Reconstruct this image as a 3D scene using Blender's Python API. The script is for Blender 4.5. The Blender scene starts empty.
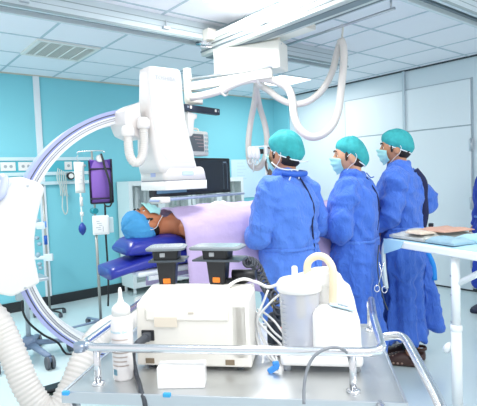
import bpy, bmesh, math, random
from math import sin, cos, pi, radians, sqrt, atan2, exp
from mathutils import Vector, Matrix, noise
from mathutils.bvhtree import BVHTree

random.seed(7)
SC = bpy.context.scene
COL = SC.collection

# ---------------------------------------------------------------- camera
CAM_POS = Vector((0.0, 0.0, 1.45))
CAM_R = Vector((0.77518948, -0.63053786, -0.03877219))
CAM_U = Vector((0.06311975, 0.01624012, 0.99787382))
CAM_F = Vector((0.62856755, 0.77598858, -0.05238857))
FPX = 478.0
cd = bpy.data.cameras.new('camera')
cd.sensor_fit = 'HORIZONTAL'
cd.sensor_width = 36.0
cd.lens = 36.0 * FPX / 477.0
cd.clip_start = 0.02
cd.clip_end = 60
cam = bpy.data.objects.new('camera', cd)
COL.objects.link(cam)
m = Matrix.Identity(4)
for i in range(3):
    m[i][0] = CAM_R[i]
    m[i][1] = CAM_U[i]
    m[i][2] = -CAM_F[i]
    m[i][3] = CAM_POS[i]
cam.matrix_world = m
SC.camera = cam

# ---------------------------------------------------------------- world
w = bpy.data.worlds.new('world')
SC.world = w
w.use_nodes = True
bg = w.node_tree.nodes['Background']
bg.inputs[0].default_value = (0.97, 0.975, 1.0, 1)
bg.inputs[1].default_value = 1.1

# ---------------------------------------------------------------- lights (ceiling panels in view, plus unseen ones added for light)
ROOM_H = 2.75
LIGHT_PANELS = [(4.645, 4.695), (2.13, 2.57), (0.55, 1.1), (3.2, 0.4), (0.5, 4.3), (1.2, -0.4)]  # the first pair is in view, the others are added out of view


def area_light(name, x, y, z, sx, sy, power, col=(1.0, 0.985, 0.965)):
    l = bpy.data.lights.new(name, 'AREA')
    l.shape = 'RECTANGLE'
    l.size = sx
    l.size_y = sy
    l.energy = power
    l.color = col
    o = bpy.data.objects.new(name, l)
    o.location = (x, y, z)
    COL.objects.link(o)
    return o


for (lx, ly), pw in zip(LIGHT_PANELS, (24, 27, 15, 20, 42, 36)):
    area_light('seen_and_added_lamp', lx, ly, ROOM_H - 0.03, 0.56, 0.56, pw)  # one lamp per panel, the added unseen panels included

SC.view_settings.view_transform = 'Standard'
SC.view_settings.look = 'None'
SC.view_settings.gamma = 1.0
SC.view_settings.exposure = 0.12
SC.view_settings.use_curve_mapping = False


# ================================================================ helpers
def at(px, py, d=None, x=None, y=None, z=None):
    """a point of the room seen at a pixel of the photograph, at a depth or on a plane"""
    r = CAM_R * ((px - 238.5) / FPX) - CAM_U * ((py - 203.0) / FPX) + CAM_F
    if d is not None:
        t = d
    elif x is not None:
        t = (x - CAM_POS.x) / r.x
    elif y is not None:
        t = (y - CAM_POS.y) / r.y
    else:
        t = (z - CAM_POS.z) / r.z
    return CAM_POS + r * t


def lin(c):
    c = c.lstrip('#')
    v = [int(c[i:i + 2], 16) / 255 for i in (0, 2, 4)]
    return tuple((a / 12.92 if a <= 0.04045 else ((a + 0.055) / 1.055) ** 2.4) for a in v) + (1,)


def mat(name, col, rough=0.5, metal=0.0, bump=0.0, scale=40.0, var=0.0, trans=0.0, emit=0.0, stretch=None, spec=0.5,
        sheen=0.0, alpha=1.0):
    mt = bpy.data.materials.new(name)
    mt.use_nodes = True
    nt = mt.node_tree
    b = nt.nodes['Principled BSDF']
    b.inputs['Base Color'].default_value = lin(col)
    b.inputs['Roughness'].default_value = rough
    b.inputs['Metallic'].default_value = metal
    b.inputs['Specular IOR Level'].default_value = spec
    b.inputs['Transmission Weight'].default_value = trans
    b.inputs['Sheen Weight'].default_value = sheen
    b.inputs['Alpha'].default_value = alpha
    if emit:
        b.inputs['Emission Color'].default_value = lin(col)
        b.inputs['Emission Strength'].default_value = emit
    if bump or var:
        tc = nt.nodes.new('ShaderNodeTexCoord')
        mp = nt.nodes.new('ShaderNodeMapping')
        if stretch:
            mp.inputs['Scale'].default_value = stretch
        nt.links.new(tc.outputs['Object'], mp.inputs['Vector'])
        n = nt.nodes.new('ShaderNodeTexNoise')
        n.inputs['Scale'].default_value = scale
        n.inputs['Detail'].default_value = 4
        nt.links.new(mp.outputs[0], n.inputs['Vector'])
        if bump:
            bp = nt.nodes.new('ShaderNodeBump')
            bp.inputs['Strength'].default_value = bump
            bp.inputs['Distance'].default_value = 0.01
            nt.links.new(n.outputs['Fac'], bp.inputs['Height'])
            nt.links.new(bp.outputs[0], b.inputs['Normal'])
        if var:
            mx = nt.nodes.new('ShaderNodeMix')
            mx.data_type = 'RGBA'
            c = lin(col)
            mx.inputs[6].default_value = tuple(max(0, v * (1 - var)) for v in c[:3]) + (1,)
            mx.inputs[7].default_value = tuple(min(1, v * (1 + var)) for v in c[:3]) + (1,)
            nt.links.new(n.outputs['Fac'], mx.inputs[0])
            nt.links.new(mx.outputs[2], b.inputs['Base Color'])
    return mt


BM = bmesh.new


def box(bm, c, s, bev=0.0, M=None, seg=2):
    """box of full size s centred on c"""
    t = bmesh.new()
    bmesh.ops.create_cube(t, size=1)
    for v in t.verts:
        v.co = Vector((v.co.x * s[0], v.co.y * s[1], v.co.z * s[2]))
    if bev:
        bmesh.ops.bevel(t, geom=list(t.edges), offset=bev, segments=seg, affect='EDGES', profile=0.5)
    for v in t.verts:
        v.co += Vector(c)
    return merge(bm, t, M)


def merge(bm, t, M=None):
    if M is not None:
        t.transform(M)
    mp = {}
    for v in t.verts:
        mp[v] = bm.verts.new(v.co)
    for f in t.faces:
        try:
            g = bm.faces.new([mp[v] for v in f.verts])
            g.smooth = f.smooth
            g.material_index = f.material_index
        except ValueError:
            pass
    t.free()
    return bm


def boxb(bm, lo, hi, bev=0.0, M=None, seg=2):
    lo, hi = Vector(lo), Vector(hi)
    return box(bm, (lo + hi) / 2, hi - lo, bev, M, seg)


def spline(pts, sub=6, closed=False):
    pts = [Vector(p) for p in pts]
    n = len(pts)
    if n < 3:
        return pts
    out = []
    rng = n if closed else n - 1
    for i in range(rng):
        if closed:
            p0, p1, p2, p3 = pts[i - 1], pts[i], pts[(i + 1) % n], pts[(i + 2) % n]
        else:
            p0 = pts[i - 1] if i > 0 else pts[0] * 2 - pts[1]
            p1, p2 = pts[i], pts[i + 1]
            p3 = pts[i + 2] if i + 2 < n else pts[-1] * 2 - pts[-2]
        for k in range(sub):
            t = k / sub
            out.append(0.5 * ((2 * p1) + (p2 - p0) * t + (2 * p0 - 5 * p1 + 4 * p2 - p3) * t * t + (3 * p1 - p0 - 3 * p2 + p3) * t ** 3))
    if not closed:
        out.append(pts[-1].copy())
    return out


def tube(bm, pts, r, n=10, sub=0, closed=False, cap=True, flat=None):
    """round tube along pts; r a number, list or function of 0..1; flat=(a,b) squashes the section"""
    if sub:
        pts = spline(pts, sub, closed)
    else:
        pts = [Vector(p) for p in pts]
    N = len(pts)
    rings = []
    T0 = None
    ref = None
    for i in range(N):
        if closed:
            T = (pts[(i + 1) % N] - pts[i - 1])
        else:
            T = pts[min(i + 1, N - 1)] - pts[max(i - 1, 0)]
        if T.length < 1e-9:
            T = Vector((0, 0, 1))
        T.normalize()
        if ref is None:
            ref = Vector((0, 0, 1)) if abs(T.z) < 0.9 else Vector((1, 0, 0))
            ref = (ref - T * ref.dot(T)).normalized()
        else:
            ref = ref - T * ref.dot(T)
            ref = ref.normalized() if ref.length > 1e-6 else T.orthogonal().normalized()
        bi = T.cross(ref)
        if callable(r):
            rr = r(i / (N - 1))
        elif isinstance(r, (list, tuple)):
            f = i / (N - 1) * (len(r) - 1)
            k = min(int(f), len(r) - 2)
            rr = r[k] + (r[k + 1] - r[k]) * (f - k)
        else:
            rr = r
        fa, fb = flat if flat else (1, 1)
        rings.append([bm.verts.new(pts[i] + ref * (rr * fa * cos(2 * pi * k / n)) + bi * (rr * fb * sin(2 * pi * k / n))) for k in range(n)])
    M_ = N if closed else N - 1
    for i in range(M_):
        a, b = rings[i], rings[(i + 1) % N]
        for k in range(n):
            f = bm.faces.new((a[k], a[(k + 1) % n], b[(k + 1) % n], b[k]))
            f.smooth = True
    if cap and not closed:
        bm.faces.new(list(reversed(rings[0])))
        bm.faces.new(rings[-1])
    return bm


def corrugated(bm, pts, r, pitch, n=16, depth=0.07):
    p = spline(pts, 24)
    # resample evenly
    acc = [0.0]
    for a, b in zip(p, p[1:]):
        acc.append(acc[-1] + (b - a).length)
    L = acc[-1]
    cnt = int(L / pitch) * 4
    q = []
    j = 0
    for i in range(cnt + 1):
        s = L * i / cnt
        while j < len(acc) - 2 and acc[j + 1] < s:
            j += 1
        t = (s - acc[j]) / max(1e-9, acc[j + 1] - acc[j])
        q.append(p[j].lerp(p[j + 1], min(1, t)))
    pat = (1.0, 1.0, 1 - depth, 1 - depth)
    N = len(q)
    return tube(bm, q, lambda u: r * pat[int(round(u * (N - 1))) % 4], n=n)


def cyl(bm, p0, p1, r, n=16, r2=None):
    r2 = r if r2 is None else r2
    return tube(bm, [p0, p1], [r, r2], n=n)


def loft(bm, rings, cap=True, smooth=True):
    R = [[bm.verts.new(p) for p in ring] for ring in rings]
    n = len(R[0])
    for a, b in zip(R, R[1:]):
        for k in range(n):
            f = bm.faces.new((a[k], a[(k + 1) % n], b[(k + 1) % n], b[k]))
            f.smooth = smooth
    if cap:
        bm.faces.new(list(reversed(R[0])))
        bm.faces.new(R[-1])
    return bm


def ell(c, rx, ry, n=28, ryb=None, pw=1.0):
    """horizontal ring: half width rx, front depth ry, back depth ryb"""
    ryb = ry if ryb is None else ryb
    out = []
    for k in range(n):
        a = 2 * pi * k / n
        cx_, sx_ = cos(a), sin(a)
        x = math.copysign(abs(cx_) ** pw, cx_) * rx
        y = math.copysign(abs(sx_) ** pw, sx_) * (ry if sx_ >= 0 else ryb)
        out.append(Vector((c[0] + x, c[1] + y, c[2])))
    return out


def lathe(bm, prof, c=(0, 0, 0), n=24, M=None):
    t = bmesh.new()
    loft(t, [ell((c[0], c[1], c[2] + z), max(r, 1e-4), max(r, 1e-4), n) for r, z in prof])
    return merge(bm, t, M)


def prism(bm, poly, y0, y1, M=None, bev=0.0):
    """polygon in (x, z) pushed from y0 to y1"""
    t = bmesh.new()
    a = [t.verts.new((x, y0, z)) for x, z in poly]
    b = [t.verts.new((x, y1, z)) for x, z in poly]
    t.faces.new(a)
    t.faces.new(list(reversed(b)))
    n = len(poly)
    for k in range(n):
        t.faces.new((a[k], b[k], b[(k + 1) % n], a[(k + 1) % n]))
    bmesh.ops.recalc_face_normals(t, faces=t.faces)
    if bev:
        bmesh.ops.bevel(t, geom=list(t.edges), offset=bev, segments=2, affect='EDGES', profile=0.5)
    return merge(bm, t, M)


def sphere(bm, c, r, n=16, m_=10, M=None):
    if not isinstance(r, (tuple, list)):
        r = (r, r, r)
    t = bmesh.new()
    bmesh.ops.create_uvsphere(t, u_segments=n, v_segments=m_, radius=1)
    for v in t.verts:
        v.co = Vector((v.co.x * r[0], v.co.y * r[1], v.co.z * r[2])) + Vector(c)
    for f in t.faces:
        f.smooth = True
    return merge(bm, t, M)


WORLD = {}      # roots whose parts are given in room coordinates


def thing(name, label, cat, loc=(0, 0, 0), rotz=0.0, group=None, room=False):
    o = bpy.data.objects.new(name, None)
    o.empty_display_size = 0.1
    COL.objects.link(o)
    o.location = loc
    o.rotation_euler = (0, 0, rotz)
    o['label'] = label
    o['category'] = cat
    if group:
        o['group'] = group
    if room:
        WORLD[o] = Vector(loc)
    return o


def link_mesh(name, bm, mt, smooth=None):
    bmesh.ops.recalc_face_normals(bm, faces=bm.faces)
    me = bpy.data.meshes.new(name)
    bm.to_mesh(me)
    bm.free()
    for k in (mt if isinstance(mt, (list, tuple)) else [mt]):
        me.materials.append(k)
    if smooth:
        for p in me.polygons:
            p.use_smooth = True
    o = bpy.data.objects.new(name, me)
    COL.objects.link(o)
    return o


def root_of(o):
    while o.parent:
        o = o.parent
    return o


def islands(bm, gap=.004):
    bm.verts.ensure_lookup_table()
    seen = set()
    groups = []
    for v in bm.verts:
        if v.index in seen:
            continue
        st_, comp = [v], []
        seen.add(v.index)
        while st_:
            a = st_.pop()
            comp.append(a)
            for e_ in a.link_edges:
                q = e_.other_vert(a)
                if q.index not in seen:
                    seen.add(q.index)
                    st_.append(q)
        lo = [min(c.co[i] for c in comp) - gap for i in range(3)]
        hi = [max(c.co[i] for c in comp) + gap for i in range(3)]
        groups.append([lo, hi, comp])
    done = False
    while not done:
        done = True
        for i in range(len(groups)):
            for j in range(i + 1, len(groups)):
                a, c = groups[i], groups[j]
                if all(a[0][k] <= c[1][k] and c[0][k] <= a[1][k] for k in range(3)):
                    a[0] = [min(x, y) for x, y in zip(a[0], c[0])]
                    a[1] = [max(x, y) for x, y in zip(a[1], c[1])]
                    a[2] = a[2] + c[2]
                    groups.pop(j)
                    done = False
                    break
            if not done:
                break
    return [g[2] for g in groups]


def parts(name, bm, mt, parent, label=None):
    """every separate piece in bm becomes a part of its own"""
    bm.verts.index_update()
    for comp in islands(bm):
        keep = set(comp)
        t = bmesh.new()
        mp = {v: t.verts.new(v.co) for v in comp}
        for f in bm.faces:
            if f.verts[0] in keep:
                g = t.faces.new([mp[v] for v in f.verts])
                g.smooth = f.smooth
        part(name, t, mt, parent, label)
    bm.free()


def part(name, bm, mt, parent, label=None, smooth=None):
    r = root_of(parent)
    if r in WORLD:
        bm.transform(Matrix.Translation(-WORLD[r]))
    o = link_mesh(name, bm, mt, smooth)
    o.parent = parent
    if label:
        o['label'] = label
    return o


def single(name, bm, mt, label, cat, group=None, smooth=None):
    lo = Vector((min(v.co.x for v in bm.verts), min(v.co.y for v in bm.verts), min(v.co.z for v in bm.verts)))
    hi = Vector((max(v.co.x for v in bm.verts), max(v.co.y for v in bm.verts), max(v.co.z for v in bm.verts)))
    base = Vector(((lo.x + hi.x) / 2, (lo.y + hi.y) / 2, lo.z))
    bm.transform(Matrix.Translation(-base))
    o = link_mesh(name, bm, mt, smooth)
    o.location = base
    o['label'] = label
    o['category'] = cat
    if group:
        o['group'] = group
    return o


def single_root(name, bm, mt, label, cat, group=None, smooth=None):
    """a thing whose own mesh carries parts; parts are then given in room coordinates"""
    o = single(name, bm, mt, label, cat, group, smooth)
    WORLD[o] = o.location.copy()
    return o


def struct(name, bm, mt, parent=None):
    o = link_mesh(name, bm, mt)
    if parent:
        o.parent = parent
    else:
        o['kind'] = 'structure'
    return o


def dup(root, loc, label, group=None, rotz=None):
    r = root.copy()
    COL.objects.link(r)
    r.location = loc
    if rotz is not None:
        r.rotation_euler = (0, 0, rotz)
    r['label'] = label
    if group:
        r['group'] = group
    for ch in list(root.children):
        c = ch.copy()
        COL.objects.link(c)
        c.parent = r
        for g in list(ch.children):
            d_ = g.copy()
            COL.objects.link(d_)
            d_.parent = c
    return r


def remesh(bm, voxel, smooth_it=3):
    """one continuous surface out of overlapping volumes"""
    me = bpy.data.meshes.new('tmp')
    bmesh.ops.recalc_face_normals(bm, faces=bm.faces)
    bm.to_mesh(me)
    bm.free()
    o = bpy.data.objects.new('tmp', me)
    COL.objects.link(o)
    md = o.modifiers.new('r', 'REMESH')
    md.mode = 'VOXEL'
    md.voxel_size = voxel
    if smooth_it:
        sm = o.modifiers.new('s', 'SMOOTH')
        sm.iterations = smooth_it
        sm.factor = 0.5
    dg = bpy.context.evaluated_depsgraph_get()
    ev = o.evaluated_get(dg)
    out = bmesh.new()
    out.from_mesh(ev.to_mesh())
    ev.to_mesh_clear()
    bpy.data.objects.remove(o)
    bpy.data.meshes.remove(me)
    for f in out.faces:
        f.smooth = True
    return out


def text_bm(body, size, M, depth=0.0006):
    cu = bpy.data.curves.new('t', 'FONT')
    cu.body = body
    cu.size = size
    cu.extrude = depth
    cu.align_x = 'CENTER'
    cu.align_y = 'CENTER'
    cu.resolution_u = 2
    o = bpy.data.objects.new('t', cu)
    COL.objects.link(o)
    dg = bpy.context.evaluated_depsgraph_get()
    ev = o.evaluated_get(dg)
    out = bmesh.new()
    out.from_mesh(ev.to_mesh())
    ev.to_mesh_clear()
    bpy.data.objects.remove(o)
    bpy.data.curves.remove(cu)
    out.transform(M)
    return out


def frame(o, ex, ey, ez=None):
    """matrix with the given axes at o"""
    ex = Vector(ex).normalized()
    ey = Vector(ey).normalized()
    ez = ex.cross(ey).normalized() if ez is None else Vector(ez).normalized()
    M = Matrix.Identity(4)
    for i in range(3):
        M[i][0], M[i][1], M[i][2], M[i][3] = ex[i], ey[i], ez[i], o[i]
    return M


# ================================================================ materials
WHITE = mat('white_plastic', '#e9e8e5', 0.35)
WARM = mat('warm_white_plastic', '#efe9e6', 0.4)
CREAM = mat('cream_plastic', '#eeeae0', 0.4)
POWDER = mat('white_powder_coat', '#eef2f4', 0.4)
HOSE = mat('white_hose_plastic', '#dfdad5', 0.5)
POLEM = mat('pole_steel', '#a9aaa6', 0.4, 0.6)
CHROME = mat('brushed_chrome', '#dcdee2', 0.24, 1.0)
STEEL = mat('stainless_steel_sheet', '#d2d4d4', 0.36, 0.9, bump=0.05, scale=6, stretch=(1, 12, 1))
ALU = mat('aluminium', '#c6ccd2', 0.35, 0.85)
SILVER = mat('silver_rail', '#bcc0c6', 0.3, 0.8)
DARKGREY = mat('dark_grey_plastic', '#4b5058', 0.45)
BLACK = mat('black_plastic', '#1c1e22', 0.4)
NAVY = mat('navy_plastic', '#232c3c', 0.4)
GREYBLUE = mat('grey_blue_plastic', '#7d90ab', 0.45)
VIOLET = mat('pale_violet_trim', '#b3b9e8', 0.4)
RUBBER = mat('grey_rubber', '#5d636b', 0.7)
TEALWALL = mat('teal_wall_paint', '#82d0dd', 0.6, bump=0.02, scale=60)
WHITEWALL = mat('pale_wall_panel', '#dce8ee', 0.45)
# ================================================================ room shell
WY, WX, H = 5.91, 5.65, ROOM_H
FLOORM = mat('pale_vinyl_floor', '#d3e4e6', 0.16, var=0.03, scale=3)
CEILM = mat('ceiling_tile', '#f1f2f8', 0.8, bump=0.05, scale=90)
GRIDM = mat('ceiling_grid_metal', '#b9c9d2', 0.5)
BASEM = mat('black_skirting', '#23282c', 0.5)
TRIMM = mat('white_trim', '#e4ebf0', 0.5)
GAPM = mat('dark_gap', '#3c4448', 0.7)

b = BM(); boxb(b, (-3.0, -2.2, -0.08), (WX + 0.1, WY + 0.1, 0.0)); struct('floor', b, FLOORM)
b = BM(); boxb(b, (-1.6, -0.9, H), (WX + 0.1, WY + 0.1, H + 0.06)); struct('ceiling', b, CEILM)
b = BM(); boxb(b, (-1.6, WY, 0), (WX + 0.1, WY + 0.1, H)); struct('wall_back', b, TEALWALL)
b = BM(); boxb(b, (WX, -0.9, 0), (WX + 0.1, WY, H)); struct('wall_right', b, WHITEWALL)
# teal return strip at the corner
b = BM(); boxb(b, (WX - 0.03, 5.56, 0), (WX, WY, H)); struct('trim_1', b, TEALWALL)
b = BM(); boxb(b, (-1.6, WY - 0.02, 0.0), (WX - 0.03, WY, 0.115)); struct('baseboard_back', b, BASEM)
b = BM(); boxb(b, (WX - 0.012, -0.9, 0.0), (WX, 5.56, 0.035)); struct('baseboard_right', b, GAPM)
# ceiling grid bars
b = BM()
GX, GY, GS = 1.39, 4.40, 0.59
for k in range(-5, 8):
    x = GX + k * GS
    if -1.6 < x < WX:
        boxb(b, (x - 0.011, -0.9, H - 0.004), (x + 0.011, WY, H + 0.002))
for k in range(-9, 4):
    y = GY + k * GS
    if -0.9 < y < WY:
        boxb(b, (-1.6, y - 0.011, H - 0.0036), (WX, y + 0.011, H + 0.002))
struct('trim_2', b, GRIDM)
# shadow gap between ceiling and the right wall, perimeter angle on the teal wall
b = BM(); boxb(b, (WX - 0.022, -0.9, H - 0.016), (WX, 5.56, H)); struct('trim_3', b, GAPM)
b = BM(); boxb(b, (-1.6, WY - 0.02, H - 0.014), (WX - 0.03, WY, H)); struct('trim_4', b, mat('beige_edge', '#c9c6b8', 0.6))
# vertical white batten on the teal wall
b = BM(); boxb(b, (1.745, WY - 0.025, 0.115), (1.815, WY, H - 0.014), 0.004); struct('trim_5', b, TRIMM)
# door with frame, transom panel and hinges on the right wall
DY0, DY1, DZ, TZ = 2.62, 4.42, 1.96, 2.49
DOORM = mat('pale_blue_door', '#e9f2f6', 0.4)
LINEM = mat('door_joint_grey', '#aebcc4', 0.6)
b = BM(); boxb(b, (WX - 0.02, DY0, 0.02), (WX, DY1, DZ - 0.008), 0.003); door = struct('door_1', b, DOORM)
b = BM()
for zc in (0.35, 1.05, 1.73):
    cyl(b, (WX - 0.03, DY0 - 0.005, zc - 0.075), (WX - 0.03, DY0 - 0.005, zc + 0.075), 0.014, 10)
    boxb(b, (WX - 0.026, DY0 - 0.03, zc - 0.07), (WX - 0.018, DY0 + 0.02, zc + 0.07))
h_ = struct('hinge', b, ALU, door)
b = BM(); boxb(b, (WX - 0.016, DY0, DZ + 0.008), (WX, DY1, TZ), 0.002); struct('trim_6', b, DOORM)
b = BM()
boxb(b, (WX - 0.006, DY0 - 0.025, 0), (WX - 0.001, DY0 - 0.005, TZ + 0.015))
boxb(b, (WX - 0.006, DY1 + 0.004, 0), (WX - 0.001, DY1 + 0.016, TZ + 0.015))
boxb(b, (WX - 0.006, DY0, DZ - 0.008), (WX - 0.001, DY1, DZ + 0.008))
boxb(b, (WX - 0.006, DY0, TZ), (WX - 0.001, DY1, TZ + 0.012))
struct('trim_7', b, LINEM)
# conduit coming down from the ceiling over the door
b = BM(); boxb(b, (WX - 0.04, 3.45, DZ), (WX - 0.016, 3.485, H - 0.016), 0.004); struct('trim_8', b, mat('grey_conduit', '#c3d2da', 0.5))

# ================================================================ ceiling fittings
PANELM = mat('lit_panel_diffuser', '#f6fbff', 0.5, emit=2.2)
lab = ['square lit ceiling panel in front of the teal corner, beyond the white box', 'square lit ceiling panel above the ceiling beam, nearest the photo top edge']
first = None
for k, (lx, ly) in enumerate(LIGHT_PANELS[:2]):
    t = thing('ceiling_light', lab[k], 'ceiling light', (lx, ly, H - 0.016), room=True, group='lit ceiling panels')
    b = BM(); boxb(b, (lx - .30, ly - .30, H - .012), (lx + .30, ly + .30, H + .004))
    part('light_frame', b, TRIMM, t)
    b = BM(); boxb(b, (lx - .275, ly - .275, H - .016), (lx + .275, ly + .275, H - .004), .002)
    part('diffuser', b, PANELM, t)
# unseen glowing panels added to light the room, flush in the ceiling, named as trim
for k, (lx, ly) in enumerate(LIGHT_PANELS[2:]):
    b = BM(); boxb(b, (lx - .275, ly - .275, H - .016), (lx + .275, ly + .275, H - .004), .002)
    struct('trim_%d' % (9 + k), b, PANELM)

# air vent
vx0, vx1, vy0, vy1 = 1.37, 1.95, 4.41, 4.98
t = thing('ceiling_vent', 'white slatted air vent set in the ceiling tiles', 'air vent', (1.66, 4.7, H - 0.02), room=True)
b = BM()
for lo, hi in (((vx0, vy0), (vx1, vy0 + .035)), ((vx0, vy1 - .035), (vx1, vy1)), ((vx0, vy0 + .03), (vx0 + .035, vy1 - .03)), ((vx1 - .035, vy0 + .03), (vx1, vy1 - .03))):
    boxb(b, (lo[0], lo[1], H - .02), (hi[0], hi[1], H + .002), .003)
part('vent_frame', b, mat('vent_frame_cream', '#e6e6e2', .5), t)
b = BM(); boxb(b, (vx0 + .03, vy0 + .03, H - .004), (vx1 - .03, vy1 - .03, H + .001)); part('vent_back', b, mat('vent_dark', '#55585a', .8), t)
b = BM()
ns = 26
for k in range(ns):
    x = vx0 + .045 + (vx1 - vx0 - .09) * k / (ns - 1)
    boxb(b, (x - .0045, vy0 + .03, H - .016), (x + .0045, vy1 - .03, H - .006))
part('vent_slats', b, mat('vent_slat', '#d8d6d0', .5), t)
b = BM()
for k in range(1, 5):
    x = vx0 + (vx1 - vx0) * k / 5
    boxb(b, (x - .009, vy0 + .03, H - .019), (x + .009, vy1 - .03, H - .004))
parts('vent_bar', b, mat('vent_bar', '#e9e8e4', .5), t)

# ceiling tracks
RAILM = mat('track_enamel', '#ccd8dc', .4)
RAILG = mat('track_groove', '#7f8c92', .5, .3)
def track(y0, y1, label, xe=WX - .05):
    t = thing('ceiling_track', label, 'ceiling rail', (2, (y0 + y1) / 2, 2.6), room=True, group='fixed ceiling rails')
    b = BM()
    boxb(b, (-1.5, y0, 2.66), (xe, y1, H), .004)
    boxb(b, (-1.5, y1 - .03, 2.6), (xe, y1, 2.665), .004)
    boxb(b, (-1.5, y0, 2.6), (xe, y0 + .03, 2.665), .004)
    part('track_channel', b, RAILM, t)
    b = BM(); boxb(b, (-1.5, y0 - .002, 2.697), (xe, y0 + .002, 2.703)); boxb(b, (-1.5, y0 - .004, 2.6), (xe, y0 + .002, 2.618)); boxb(b, (-1.5, y0 - .002, 2.655), (xe, y0 + .002, 2.659))
    parts('track_line', b, mat('track_line', '#93a3a6', .5), t)
    b = BM()
    boxb(b, (-1.5, y1 - .055, 2.635), (xe, y1 - .03, 2.66))
    boxb(b, (-1.5, y0 + .03, 2.635), (xe, y0 + .055, 2.66))
    boxb(b, (-1.5, y0 + .06, 2.655), (xe, y1 - .06, 2.66))
    parts('track_groove', b, RAILG, t)
    b = BM()
    for x in (0.95, 2.0, 4.2):
        boxb(b, (x - .03, y0 - .03, 2.635), (x + .03, y0 + .0, 2.655), .003)
        cyl(b, (x, y0 - .02, 2.655), (x, y0 - .02, 2.70), .006, 8)
    parts('track_clamp', b, ALU, t)
track(3.30, 3.47, 'long pale ceiling rail crossing above the vent from the left edge', 4.28)
track(1.68, 1.84, 'pale ceiling rail at the upper right photo corner')

# bridge beam running between the tracks
t = thing('bridge_beam', 'wide white double ceiling beam slanting over the white box', 'ceiling beam', (2.6, 2.5, 2.5), room=True)
b = BM()
boxb(b, (2.42, 1.2, 2.505), (2.60, 3.42, 2.655), .006)
part('beam', b, mat('beam_grey', '#c6cdcb', .4), t)
b = BM(); boxb(b, (2.412, 1.2, 2.612), (2.60, 3.42, 2.66), .003); part('beam_cap', b, mat('beam_white', '#eef0ee', .35), t)
b = BM()
boxb(b, (2.414, 1.2, 2.535), (2.421, 3.42, 2.548)); boxb(b, (2.414, 1.2, 2.575), (2.421, 3.42, 2.581))
boxb(b, (2.47, 1.2, 2.4995), (2.55, 3.42, 2.506))
parts('beam_groove', b, RAILG, t)
b = BM()
boxb(b, (2.74, 1.2, 2.585), (2.84, 2.62, 2.70), .006)
part('beam', b, ALU, t, 'silver second beam')
b = BM(); boxb(b, (2.733, 1.2, 2.60), (2.741, 2.62, 2.615)); boxb(b, (2.733, 1.2, 2.65), (2.741, 2.62, 2.66)); boxb(b, (2.775, 1.2, 2.58), (2.805, 2.62, 2.586))
parts('beam_groove', b, mat('dark_groove', '#59636b', .5), t)
b = BM(); prism(b, [(2.6, 2.54), (2.80, 2.54), (2.80, 2.585), (2.6, 2.65)], 2.45, 3.1, bev=.004)
part('carriage_cover', b, CREAM, t)
b = BM(); boxb(b, (2.36, 3.22, 2.60), (2.44, 3.34, 2.69), .004)
part('bracket', b, CREAM, t)
b = BM()
for dx in (0, .05, .1):
    cyl(b, (2.34 + dx, 3.24, 2.57), (2.34 + dx, 3.36, 2.59), .016, 10)
cyl(b, (2.33, 3.30, 2.55), (2.50, 3.24, 2.55), .012, 10)
parts('roller', b, CHROME, t)
b = BM(); boxb(b, (2.405, 2.55, 2.56), (2.42, 2.66, 2.585), .004); part('latch', b, ALU, t)
# hose rail
t = thing('hose_rail', 'thin grey ceiling rod with the white hoses hooked on it', 'rail', (3.07, 2.5, 2.58), room=True)
b = BM(); cyl(b, (3.07, 1.95, 2.605), (3.07, 3.25, 2.605), .011, 10)
for y in (1.98, 3.2):
    cyl(b, (3.07, y, 2.6), (3.07, y, H), .008, 8)
part('rod', b, SILVER, t)
b = BM(); tube(b, [(3.07, 2.42, 2.62), (3.085, 2.42, 2.60), (3.08, 2.42, 2.57), (3.07, 2.42, 2.52)], .008, 8, 4)
part('hook', b, CREAM, t)

# ================================================================ teal wall fittings
t = thing('wall_supply_rail', 'pale wall rail of sockets and gas outlets behind the curved arm', 'wall rail', (1.6, WY - .03, 1.6), room=True)
b = BM()
y1 = WY
for z in (1.765, 1.59, 1.475):
    boxb(b, (.2, y1 - .05, z - .02), (2.42, y1, z + .02), .004)
parts('rail', b, mat('supply_rail', '#cfe4ea', .4), t)
b = BM(); boxb(b, (.2, y1 - .035, 1.61), (2.42, y1, 1.745)); part('socket_panel', b, mat('teal_panel', '#4fb6c6', .5), t)
b = BM(); boxb(b, (.2, y1 - .02, 1.495), (2.42, y1, 1.57)); part('lower_panel', b, mat('teal_panel_pale', '#7fd0da', .5), t)
for x0 in (1.33, 1.52, 2.05, 2.16):
    b = BM(); boxb(b, (x0, y1 - .046, 1.63), (x0 + (.16 if x0 < 2 else .09), y1 - .03, 1.73), .004)
    s = part('socket', b, WHITE, t)
    b = BM()
    for q in ((.05, .11) if x0 < 2 else (.045,)):
        cyl(b, (x0 + q, y1 - .05, 1.68), (x0 + q, y1 - .046, 1.68), .018, 10)
    parts('socket_hole', b, mat('socket_grey', '#a3adb1', .5), s)
for x0 in (1.82, 2.29):
    b = BM(); lathe(b, [(.022, 0), (.022, .012), (.012, .014), (.012, .03)], M=Matrix.Translation((x0, y1 - .035, 1.68)) @ Matrix.Rotation(pi / 2, 4, 'X'))
    part('gas_outlet', b, ALU, t)
# suction regulator hanging from the rail
t = thing('suction_regulator', 'small black dial regulator on the wall rail', 'regulator', (2.33, WY - .05, 1.5), room=True)
b = BM(); p = at(70, 176, y=WY - .09); cyl(b, p, p + Vector((0, -.04, 0)), .045, 18); part('dial', b, BLACK, t)
b = BM(); boxb(b, (p.x - .03, p.y - .01, p.z - .02), (p.x + .03, WY - .05, p.z + .05), .006); part('body', b, ALU, t)
b = BM(); cyl(b, p + Vector((0, -.04, 0)), p + Vector((0, -.045, 0)), .03, 16); part('dial_face', b, WHITE, t)
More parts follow.
